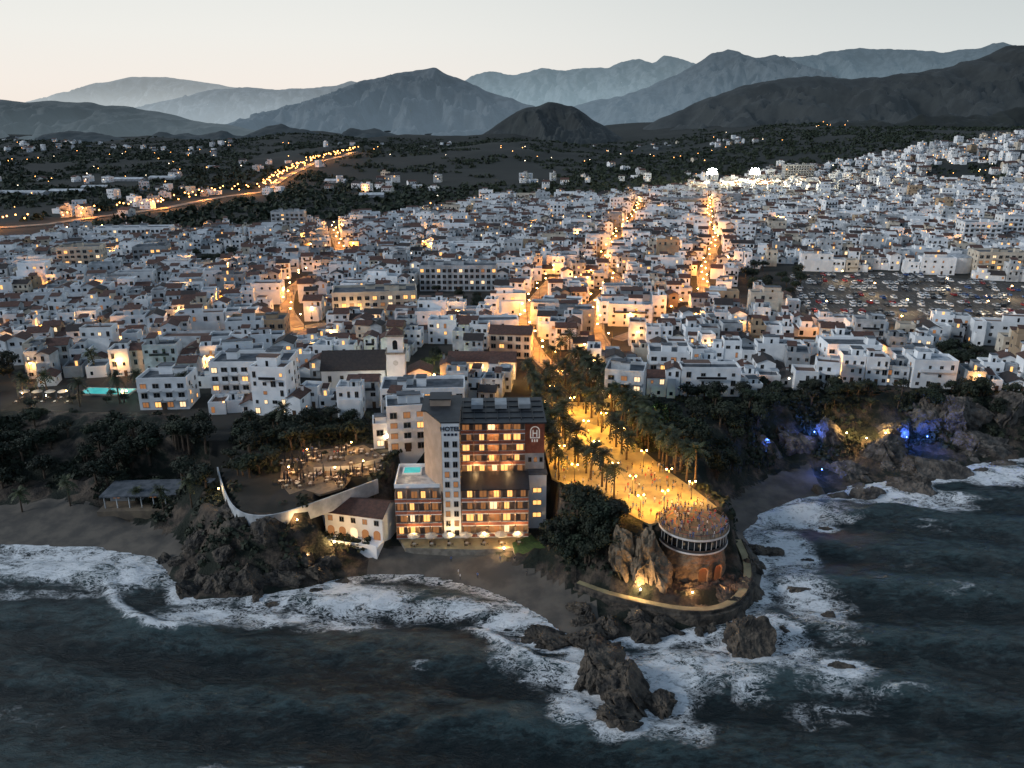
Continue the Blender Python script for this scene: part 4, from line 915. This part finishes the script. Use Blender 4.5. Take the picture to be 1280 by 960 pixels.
def palm_crown(seed,n=26):
    r=random.Random(seed);mb=MB()
    for k in range(n):
        a=2*math.pi*k/n*2+r.uniform(-.15,.15);el=r.uniform(-.45,1.2);L=r.uniform(2.7,3.6);c,s=math.cos(a),math.sin(a);pts=[]
        for i in range(8):
            t=i/7;d_=L*t*math.cos(el)*(1-.12*t);zz_=L*t*math.sin(el)-1.9*t*t*(.6+.5*math.cos(el));pts.append(Vector((d_*c,d_*s,zz_)))
        sd_=Vector((-s,c,0))
        for i in range(7):
            p,q=pts[i],pts[i+1];wd=.5*math.sin(math.pi*min(1,(i+.8)/7.6))+.06
            for sg in(-1,1):
                mb.poly([p,p.lerp(q,.62),q+sd_*sg*wd+Vector((0,0,-.25*wd)),p.lerp(q,.45)+sd_*sg*wd*1.05+Vector((0,0,-.28*wd))],M['palm'])
    return mb.mesh('crown')
PC=[palm_crown(i) for i in range(3)]
def palm_trunk(h,b):
    mb=MB();pr=None
    for i in range(7):
        t=i/6;q=Vector((b*t*t,0,h*t))
        if pr is not None:mb.tube(pr,q,.24-.1*(t-1/6),.24-.1*t,8,M['bark'],False)
        pr=q
    mb.ball((b,0,h),.32,M['bark'],8,5,1.3);return mb.mesh('trunk')
PT=[(palm_trunk(6.2,.5),6.2,.5),(palm_trunk(7.2,.2),7.2,.2),(palm_trunk(5.4,-.4),5.4,-.4)]
def palm(x,y,z,base,group,sc=1.):
    e=E('palm_tree',(x,y,z),rnd.uniform(0,6.28),'','palm tree',group);rank(e,base);t,h,b=rnd.choice(PT)
    O('trunk',t,e,(0,0,-.2),0,(sc,sc,sc));O('crown',rnd.choice(PC),e,((b)*sc,0,h*sc),rnd.uniform(0,6),(sc,sc,sc))
for i,(l,nm,st_) in enumerate(((((660,482),(672,510),(680,538),(690,568),(698,598)),'outer left',4.),(((684,490),(696,524),(710,556),(730,592),(772,624)),'inner left',3.7),(((702,478),(726,508),(752,540),(784,576)),'inner right',4.6),(((712,462),(736,486),(766,518),(796,548),(834,584),(866,610)),'outer right',3.3),(((728,462),(756,492),(788,526),(812,552)),'far right',3.9))):
    pts=dens([at(x,y,14.1) for x,y in l],st_)
    for p in pts:palm(p.x+rnd.uniform(-.9,.9),p.y+rnd.uniform(-.9,.9),14.1,f'palm in the {nm} row of the promenade','palms along the promenade',rnd.uniform(1.05,1.4))
for px,py in((150,505),(196,470),(120,468),(232,505),(355,542),(700,452),(712,446),(690,460),(175,502),(60,494),(100,508),(30,498)):
    p=hit(px,py);palm(p.x,p.y,p.z,'palm standing among the town houses','palms in town',1.3)
for px,py in((172,640),(205,640),(240,634),(88,632),(28,640)):
    p=hit(px,py);palm(p.x,p.y,p.z,'palm by the left beach pavilion','palms behind the left beach',1.)
def leafcloud(name,pts,rad,k,mt,label,cat):
    n=len(pts);c=np.repeat(np.array(pts),k,0);r_=np.repeat(np.array(rad),k)[:,None]
    dirs=NR.normal(size=(n*k,3));dirs/=np.linalg.norm(dirs,axis=1)[:,None];dirs[:,2]=np.abs(dirs[:,2])*.75
    p=c+dirs*r_*NR.uniform(.5,1,(n*k,1));u=NR.normal(size=(n*k,3));u/=np.linalg.norm(u,axis=1)[:,None]
    w_=np.cross(dirs,u);s=r_*NR.uniform(.25,.55,(n*k,1));u=u*s;w_=w_*s
    Vv=np.stack([p-u,p-w_,p+u,p+w_],1).reshape(-1,3);me=bpy.data.meshes.new(name)
    me.from_pydata(Vv.tolist(),[],np.arange(n*k*4).reshape(-1,4).tolist());me.materials.append(mt);tag(O(name,me),label,cat,None,'stuff')
X=NR.uniform(-170,190,40000);Y=NR.uniform(135,255,40000);h_,it_,il_,sa_,s_=terrain(X,Y,True)
GP=[[at(x,y,14)[:2] for x,y in q] for q in([(278,580),(346,564),(352,606),(362,624),(345,642),(300,638)],[(362,622),(400,622),(445,604),(470,594),(474,600),(440,612),(390,629),(350,642)],[(280,560),(300,524),(400,520),(480,532),(480,553),(400,558),(346,566)],[(470,600),(482,572),(500,560),(520,575),(500,600)],[(800,560),(800,520),(850,497),(940,492),(960,505),(880,530),(845,570)],[(950,512),(960,488),(1290,488),(1290,510)])]
pl=np.zeros(len(X),bool)
for q in GP:pl|=inpoly(X,Y,q)
k_=(il_&~it_&~sa_&(h_>2.8)&(fbm(X/12,Y/12,4)>.42)&~((X>-33)&(X<12)&(Y<200))&(dist(X,Y,WALK)>2.2)&(np.hypot(X-CM.x,Y-CM.y)>12)&~((X>22)&(X<34)&(Y<160)))|(it_&pl&(fbm(X/9,Y/9,3)>.36))
leafcloud('scrub',np.stack([X,Y,h_],-1)[k_][:11000],NR.uniform(.6,1.7,k_.sum())[:11000],9,M['leaf2'],'low dark scrub covering the coastal slopes','scrub')
Y=NR.uniform(640,2600,19000);X=NR.uniform(-.72,.72,19000)*Y
pj=proj(X,Y,inland(X,Y))
k_=(fbm(X/150,Y/150,4)>.39)&~inpoly(X,Y,TOWN)&(dist(X,Y,S6xy)>np.where(Y<900,30,20));k_&=~((pj[0]>860)&(pj[1]>232-(pj[0]-840)*.155)&(NR.rand(19000)<.75))
leafcloud('woodland',np.stack([X,Y,inland(X,Y)],-1)[k_],NR.uniform(3,7,k_.sum()),11,M['leaf'],'dark woodland patches filling the far valley','woodland')
# ---------------------------------------------------------------- rocks
def rock(px,py,wpx,h,dp,label,seed,z=-1.2,mt='rock'):
    p=at(px,py,0);mm=mpp(p.y,0);w=wpx*mm/2;g=NR
    bm=bmesh.new();bmesh.ops.create_icosphere(bm,subdivisions=5 if wpx>44 else 4,radius=1)
    co=np.array([v.co[:] for v in bm.verts]);n3=lambda s,k:fbm(co[:,0]*s+k+co[:,2]*s*.7,co[:,1]*s-k+co[:,2]*s*.5,5,seed)
    r_=1+.8*(n3(1.1,seed)-.47);cc_=co*r_[:,None]
    for _ in range(34):
        n=g.normal(size=3);n/=np.linalg.norm(n);dq=g.uniform(.5,.92);s=cc_@n
        cc_=cc_-np.outer(np.clip(s-dq,0,None)*.9,n)
    r2=1+.55*(np.abs(n3(2.6,seed+3)-.47)*-1.6+.1)+.24*(n3(7,seed+8)-.47);co=cc_*r2[:,None]*1.2
    ca,sa=math.cos(seed*1.7),math.sin(seed*1.7)
    for v,c in zip(bm.verts,co):v.co=((c[0]+c[2]*.2*ca)*w,(c[1]+c[2]*.15*sa)*dp/2,c[2]*h*.95)
    me=bpy.data.meshes.new('boulder');bm.to_mesh(me);bm.free();me.materials.append(M[mt]);me.polygons.foreach_set('use_smooth',[False]*len(me.polygons))
    zz_=max(z,gz(p.x,p.y+dp*.45)-h*.35)
    o=O('boulder',me,None,(p.x,p.y+dp*.45,zz_))
    if label[0]=='*':tag(o,'','rock','angular boulders along the shore');rank(o,label[1:])
    else:tag(o,label,'rock','boulders along the shore')
for i,a in enumerate(ROCKS):rock(*a,seed=i+1,mt='rockg' if a[0]>1030 and a[1]<640 else 'rock')
for i in range(14):
    t=R(-165+i*10.5+rr.uniform(-3,3));d_=rr.uniform(8.6,10.4);x,y=CM.x+d_*math.cos(t),CM.y+d_*math.sin(t)
    q=proj(x,y,0);rock(q[0],q[1],rr.uniform(10,20),rr.uniform(.8,1.6),rr.uniform(1.4,2.6),'*rubble boulder at the base of the round platform',120+i,2.2,'rock')
for i,(px,py,w_,h_,l,mt_) in enumerate(((962,575,46,7,'craggy block left of the blue lit cliff','rockg'),(1002,565,56,9,'craggy block in the blue lit cliff','rockg'),(1036,560,50,9,'craggy block left of the sea cave','rockg'),(1120,556,66,11,'craggy block right of the sea cave lamps','rockg'),(1160,548,64,10,'craggy block beside the farthest blue lamp','rockg'),(1215,545,72,9,'craggy block on the right cliff','rockg'),(1262,540,70,9,'craggy block at the right end of the cliff','rockg'),(806,738,54,10,'lit craggy buttress below the promenade edge','rockl'),(778,720,46,8,'lit craggy buttress left of the platform rock','rockl'),(826,728,40,9,'lit craggy buttress touching the platform rock','rockl'),(290,684,56,6,'craggy spur under the wall','rock'),(248,692,44,5,'craggy spur beside the left cove','rock'),(335,694,56,5.5,'craggy rock face left of the villa','rock'))):
    p=hit(px,py);q=proj(p.x,p.y,0);m_=mpp(p.y,0)/mpp(p.y,p.z);rock(q[0],q[1],w_/m_,h_,h_*1.1,l,60+i,p.z-h_*.35,mt_)
# ---------------------------------------------------------------- cars
CARC={'white':(.75,.75,.75),'silver':(.4,.42,.44),'black':(.02,.02,.022),'red':(.3,.03,.03),'blue':(.04,.09,.25),'grey':(.12,.125,.13)}
CM_={k:mat(k+'_car_paint',v,v,1,.25) for k,v in CARC.items()}
def carmesh(prof,w,mt):
    mb=MB();n=len(prof);y=w/2
    mb.poly([(x,-y,z) for x,z in prof],mt);mb.poly([(x,y,z) for x,z in reversed(prof)],mt)
    for i in range(n):
        a,b=prof[i],prof[(i+1)%n];mb.poly([(a[0],-y,a[1]),(a[0],y,a[1]),(b[0],y,b[1]),(b[0],-y,b[1])],mt)
    return mb
HULL=[(-2.05,.25),(2.05,.25),(2.1,.6),(2.0,.78),(1.1,.92),(-1.95,.95),(-2.1,.7)]
g_=MB();B=[(-1.8,-.8),(1.0,-.8),(1.0,.8),(-1.8,.8)];T_=[(-1.4,-.62),(.3,-.62),(.3,.62),(-1.4,.62)]
for k in range(4):
    a,b=B[k],B[(k+1)%4];c,d_=T_[(k+1)%4],T_[k];g_.poly([(*a,.93),(*b,.93),(*c,1.4),(*d_,1.4)],M['glass'])
me_gl=g_.mesh('windows');me_car={}
for k,mt in CM_.items():
    mb=carmesh(HULL,1.74,mt);mb.prism(T_,1.4,1.46,mt)
    for sx_,sy in((1,-.8),(1,.8),(-1.8,-.8),(-1.8,.8)):mb.tube((sx_,sy,.93),(.3 if sx_>0 else -1.4,sy*.78,1.4),.05,.05,4,mt)
    me_car[k]=mb.mesh('car')
mb=MB();mb.tube((0,-.1,0),(0,.1,0),.32,.32,12,M['rubber']);mb.tube((0,-.11,0),(0,.11,0),.18,.18,8,M['kerb']);me_wh=mb.mesh('wheel')
mb=MB();mb.box(0,.06,-.2,.2,-.07,.07,M['paint']);me_hl=mb.mesh('headlight')
def car(x,y,z,rot,c,base):
    o=O('parked_car',me_car[c],None,(x,y,z),rot);tag(o,'','car','cars parked in town');rank(o,base)
    O('windows',me_gl,o)
    for a in(-1.3,1.3):
        for b in(-.82,.82):O('wheel',me_wh,o,(a,b,.32))
    for b in(-.6,.6):O('headlight',me_hl,o,(2.07,b,.68))
row=0;nc=0;marks=MB();pk=np.array(PARK);yv=pk[:,1].min()+3
while yv<pk[:,1].max()-2:
    row+=1
    for x in np.arange(pk[:,0].min(),pk[:,0].max(),2.75):
        if not in1(x,yv,PARK):continue
        zz_=float(inland(x,yv))+.124
        marks.poly([(x-1.4,yv-2.4,zz_+.01),(x-1.3,yv-2.4,zz_+.01),(x-1.3,yv+2.4,zz_+.01),(x-1.4,yv+2.4,zz_+.01)],M['paint'])
        if rnd.random()<.25+.5*float(fbm(np.array(x/14),np.array(yv/14),2)) and nc<290 and proj(x,yv,16)[0]<1290:
            nc+=1;c=rnd.choice(('white','white','white','silver','silver','black','red','blue','grey'));car(x,yv+rnd.uniform(-.4,.4),zz_,math.pi/2+(math.pi if rnd.random()<.5 else 0)+rnd.uniform(-.05,.05),c,f'{c} car in the {ordn(row)} row of the car park')
    yv+=6 if row%2 else 11
tag(marks.build('parking_marking'),'painted bay lines of the car park','marking',kind='structure')
# ---------------------------------------------------------------- people
SH_C={'white':(.7,.7,.7),'dark':(.03,.03,.035),'red':(.4,.05,.04),'blue':(.08,.15,.35),'beige':(.45,.36,.26)}
SM={k:mat(k+'_cloth',v,v,3,.8) for k,v in SH_C.items()}
def person_mesh(stride,arm):
    v=[];e=[];r_=[]
    def c(p,rad,par):
        v.append(p);r_.append(rad)
        if par is not None:e.append((par,len(v)-1))
        return len(v)-1
    pel=c((0,0,.95),(.15,.11),None);sp=c((0,0,1.15),(.14,.1),pel);cs=c((0,0,1.36),(.17,.11),sp);nk=c((0,0,1.5),(.055,.055),cs);hd=c((0,-.01,1.61),(.085,.1),nk);c((0,0,1.73),(.06,.07),hd)
    for s in(-1,1):
        f=stride*s;hp=c((s*.095,0,.88),(.09,.09),pel);kn=c((s*.1,-.5*f,.5),(.062,.062),hp);an=c((s*.1,-.6*f+.06*abs(f)*4,.09),(.042,.042),kn);c((s*.11,-.6*f-.16+.24*abs(f),.05),(.042,.03),an)
        sh=c((s*.2,0,1.4),(.06,.06),cs);el=c((s*.26,.3*f+.02,1.13),(.045,.045),sh);wr=c((s*.26,.5*f-.1-arm*.15,.9+arm*.2),(.034,.034),el);c((s*.25,.55*f-.14-arm*.2,.82+arm*.24),(.04,.025),wr)
    me=bpy.data.meshes.new('p');me.from_pydata(v,e,[]);o=O('p',me);o.modifiers.new('s','SKIN')
    for i,q in enumerate(me.skin_vertices[0].data):q.radius=r_[i];q.use_root=(i==0)
    o.modifiers.new('u','SUBSURF').levels=1
    dg=bpy.context.evaluated_depsgraph_get();dg.update();n=bpy.data.meshes.new_from_object(o.evaluated_get(dg));bpy.data.objects.remove(o);n.name='person'
    n.materials.clear()
    n.materials.append(M['skin']);n.materials.append(SM['white']);n.materials.append(SM['dark'])
    for p in n.polygons:
        z=p.center.z;x=abs(p.center.x);p.material_index=0 if z>1.48 or (x>.2 and z<1.15) else 1 if z>.93 else 2;p.use_smooth=True
    return n
PM=[person_mesh(0,.1),person_mesh(.3,.3),person_mesh(-.28,0),person_mesh(.05,1)]
mb=MB();mb.ball((0,.015,1.68),.115,M['hair'],8,5,.9);me_hair=mb.mesh('hair')
def person(x,y,z,where):
    a,b=rnd.choice(('white','dark','dark','dark','red','blue','blue','beige')),rnd.choice(('dark','dark','blue','beige'))
    o=O('person',rnd.choice(PM),None,(x,y,z),rnd.uniform(0,6.28));tag(o,'','person','people out for the evening')
    for s,k in((1,a),(2,b)):o.material_slots[s].link='OBJECT';o.material_slots[s].material=SM[k]
    O('hair',me_hair,o);rank(o,f'person in {a} top and {b} trousers {where}')
n=0
while n<150:
    px,py=rnd.uniform(690,890),rnd.uniform(500,655);p=at(px,py,14.1)
    if in1(p.x,p.y,PROM) and (py>580 or rnd.random()<.12):person(p.x,p.y,14.1,'on the promenade');n+=1
for _ in range(118):
    t,r_=rnd.uniform(0,6.28),7.2*math.sqrt(rnd.random()) if rnd.random()<.6 else 7.2;person(CM.x+r_*math.cos(t),CM.y+r_*math.sin(t),14.17,'on the round platform')
for _ in range(8):
    p=at(rnd.uniform(560,660),rnd.uniform(700,740),0);person(p.x,p.y,gz(p.x,p.y),'on the hotel beach')
# ---------------------------------------------------------------- terrace furniture
mb=MB();mb.tube((0,0,.72),(0,0,.76),.45,.45,12,M['canvas']);mb.tube((0,0,0),(0,0,.72),.05,.05,6,M['metal']);mb.tube((0,0,0),(0,0,.04),.25,.22,8,M['metal']);me_tab=mb.mesh('table')
mb=MB();mb.box(-.22,.22,-.22,.22,.42,.47,M['door']);mb.box(-.22,.22,.18,.22,.47,.9,M['door'])
for a in(-.2,.2):
    for b in(-.2,.2):mb.tube((a,b,0),(a,b,.42),.02,.02,4,M['metal'])
me_ch=mb.mesh('chair')
def table(x,y,z,where):
    o=O('cafe_table',me_tab,None,(x,y,z));tag(o,'','table','cafe tables');rank(o,'round pale cafe table '+where)
    for k in range(3):
        t=rnd.uniform(-.3,.3)+k*2.1;c=O('cafe_chair',me_ch,None,(x+.75*math.cos(t),y+.75*math.sin(t),z),t-math.pi/2);tag(c,'','chair','cafe chairs');rank(c,'dark cafe chair '+where)
mb=MB()
for k in range(8):
    a,b=k*math.pi/4,(k+1)*math.pi/4;mb.poly([(1.6*math.cos(a),1.6*math.sin(a),2.25),(1.6*math.cos(b),1.6*math.sin(b),2.25),(0,0,2.85)],M['canvas'])
    mb.poly([(1.6*math.cos(a),1.6*math.sin(a),2.05),(1.6*math.cos(b),1.6*math.sin(b),2.05),(1.6*math.cos(b),1.6*math.sin(b),2.25),(1.6*math.cos(a),1.6*math.sin(a),2.25)],M['canvas'])
me_can=mb.mesh('canopy');mb=MB();mb.tube((0,0,0),(0,0,2.9),.04,.04,6,M['metal']);mb.tube((0,0,0),(0,0,.08),.3,.3,8,M['metal']);me_pol=mb.mesh('pole')
mb=MB();mb.tube((0,0,1.1),(0,0,1.5),.1,.28,8,M['navy']);mb.tube((0,0,1.5),(0,0,3.3),.28,.05,8,M['navy']);me_fold=mb.mesh('folded_canopy')
def parasol(x,y,z,where,fold=False):
    e=E('parasol',(x,y,z),rnd.uniform(0,1),'','parasol','terrace parasols');rank(e,('dark folded' if fold else 'open pale')+' parasol '+where);O('canopy',me_fold if fold else me_can,e);O('pole',me_pol,e)
TPX=[(350,604),(352,574),(378,576),(386,564),(455,556),(482,572),(474,592),(440,596),(428,610),(400,618),(380,612),(362,618)];TP2=[(392,584),(398,566),(455,558),(479,571),(440,582)]
TP=[at(x,y,14)[:2] for x,y in TPX];mb=MB();mb.prism(list(reversed(TP)),13.5,14.03,M['pave2']);tag(mb.build('terrace'),'lower paved restaurant terrace on the cliff behind the curved wall','terrace',kind='structure')
TQ=[at(x,y,15.2)[:2] for x,y in TP2];mb=MB();mb.prism(list(reversed(TQ)),14.031,15.2,M['white2'],M['pave2']);tag(mb.build('terrace'),'upper tier of the restaurant terrace with a low white edge','terrace',kind='structure')
n=0
while n<92:
    px,py=rnd.uniform(350,480),rnd.uniform(554,618);p=at(px,py,15.2);z=15.2
    if not in1(px,py,TP2):
        if not in1(px,py,TPX):continue
        p=at(px,py,14.03);z=14.03
        if in1(p.x,p.y,TQ):continue
    table(p.x,p.y,z,'on the cliff terrace');n+=1
    if n%2==0:parasol(p.x+1.1,p.y-.4,z,'on the cliff terrace',True)
    if n%4==0:person(p.x-.9,p.y-.5,z,'on the cliff terrace')
for k in range(7):
    q=ho.matrix_basis@Vector((-11+k*4.2,-4.2,0.02));parasol(q.x,q.y,q.z,'on the hotel front terrace');table(q.x+.2,q.y-1.2,q.z,'on the hotel front terrace')
for k in range(10):
    p=hit(905+k*6,592-k*1.2+(k%2)*7);
    if p.z<9:parasol(p.x,p.y,p.z,'on the right cove beach',True)
for k in range(9):
    p=hit(24+k*8,502-(k%2)*5);parasol(p.x,p.y,p.z,'in the left garden',k%2==0);table(p.x,p.y-1.6,p.z,'in the left garden')
finish_rank()
# ---------------------------------------------------------------- light and camera
w=bpy.data.worlds.new('World');scene.world=w;w.use_nodes=True;nt=w.node_tree;bg=nt.nodes['Background']
tc=nd(nt,'ShaderNodeTexCoord').outputs['Generated'];sx=nd(nt,'ShaderNodeSeparateXYZ');nt.links.new(tc,sx.inputs[0])
def ramp(stops):
    rp=nd(nt,'ShaderNodeValToRGB');nt.links.new(sx.outputs[2],rp.inputs[0]);el=rp.color_ramp.elements
    while len(el)<len(stops):el.new(.5)
    for e_,(p_,c_) in zip(el,stops):e_.position=p_;e_.color=(*c_,1)
    return rp.outputs[0]
l_=ramp([(0,(.9,.81,.73)),(.04,(.9,.84,.78)),(.09,(.86,.85,.81)),(.15,(.79,.81,.79)),(.35,(.33,.42,.5)),(1,(.16,.235,.35))])
r_=ramp([(0,(.68,.7,.69)),(.05,(.68,.72,.72)),(.14,(.56,.61,.62)),(.3,(.28,.37,.45)),(1,(.16,.235,.35))])
b_=ramp([(0,(.24,.3,.38)),(.15,(.26,.33,.42)),(.35,(.2,.28,.39)),(1,(.16,.235,.35))])
mx=mixc(nt,sstep(nt,sx.outputs[0],-.3,.7),l_,r_)
mx=mixc(nt,sstep(nt,sx.outputs[1],.15,-.5),mx,b_)
sk=nd(nt,'ShaderNodeTexSky',sky_type='NISHITA');sk.sun_disc=False;sk.sun_elevation=R(2);sk.sun_rotation=R(-65)
ad=nd(nt,'ShaderNodeMix',data_type='RGBA',blend_type='ADD');ad.inputs[0].default_value=.004;nt.links.new(mx,ad.inputs[6]);nt.links.new(sk.outputs[0],ad.inputs[7])
nt.links.new(ad.outputs[2],bg.inputs[0]);bg.inputs[1].default_value=1.
sl=bpy.data.lights.new('sun','SUN');sl.energy=1.55;sl.angle=R(10);sl.color=(.93,.96,1);so=O('sun',sl);so.rotation_euler=Vector((.8,.24,-.38)).to_track_quat('-Z','Y').to_euler()
cd=bpy.data.cameras.new('camera');cd.sensor_width=36;cd.lens=36*F/1280;cd.clip_end=30000;cd.clip_start=1
co=O('camera',cd,None,(0,0,H));co.rotation_euler=(math.pi/2-P,0,0);scene.camera=co
scene.view_settings.view_transform='Standard';scene.view_settings.look='None';scene.view_settings.exposure=0
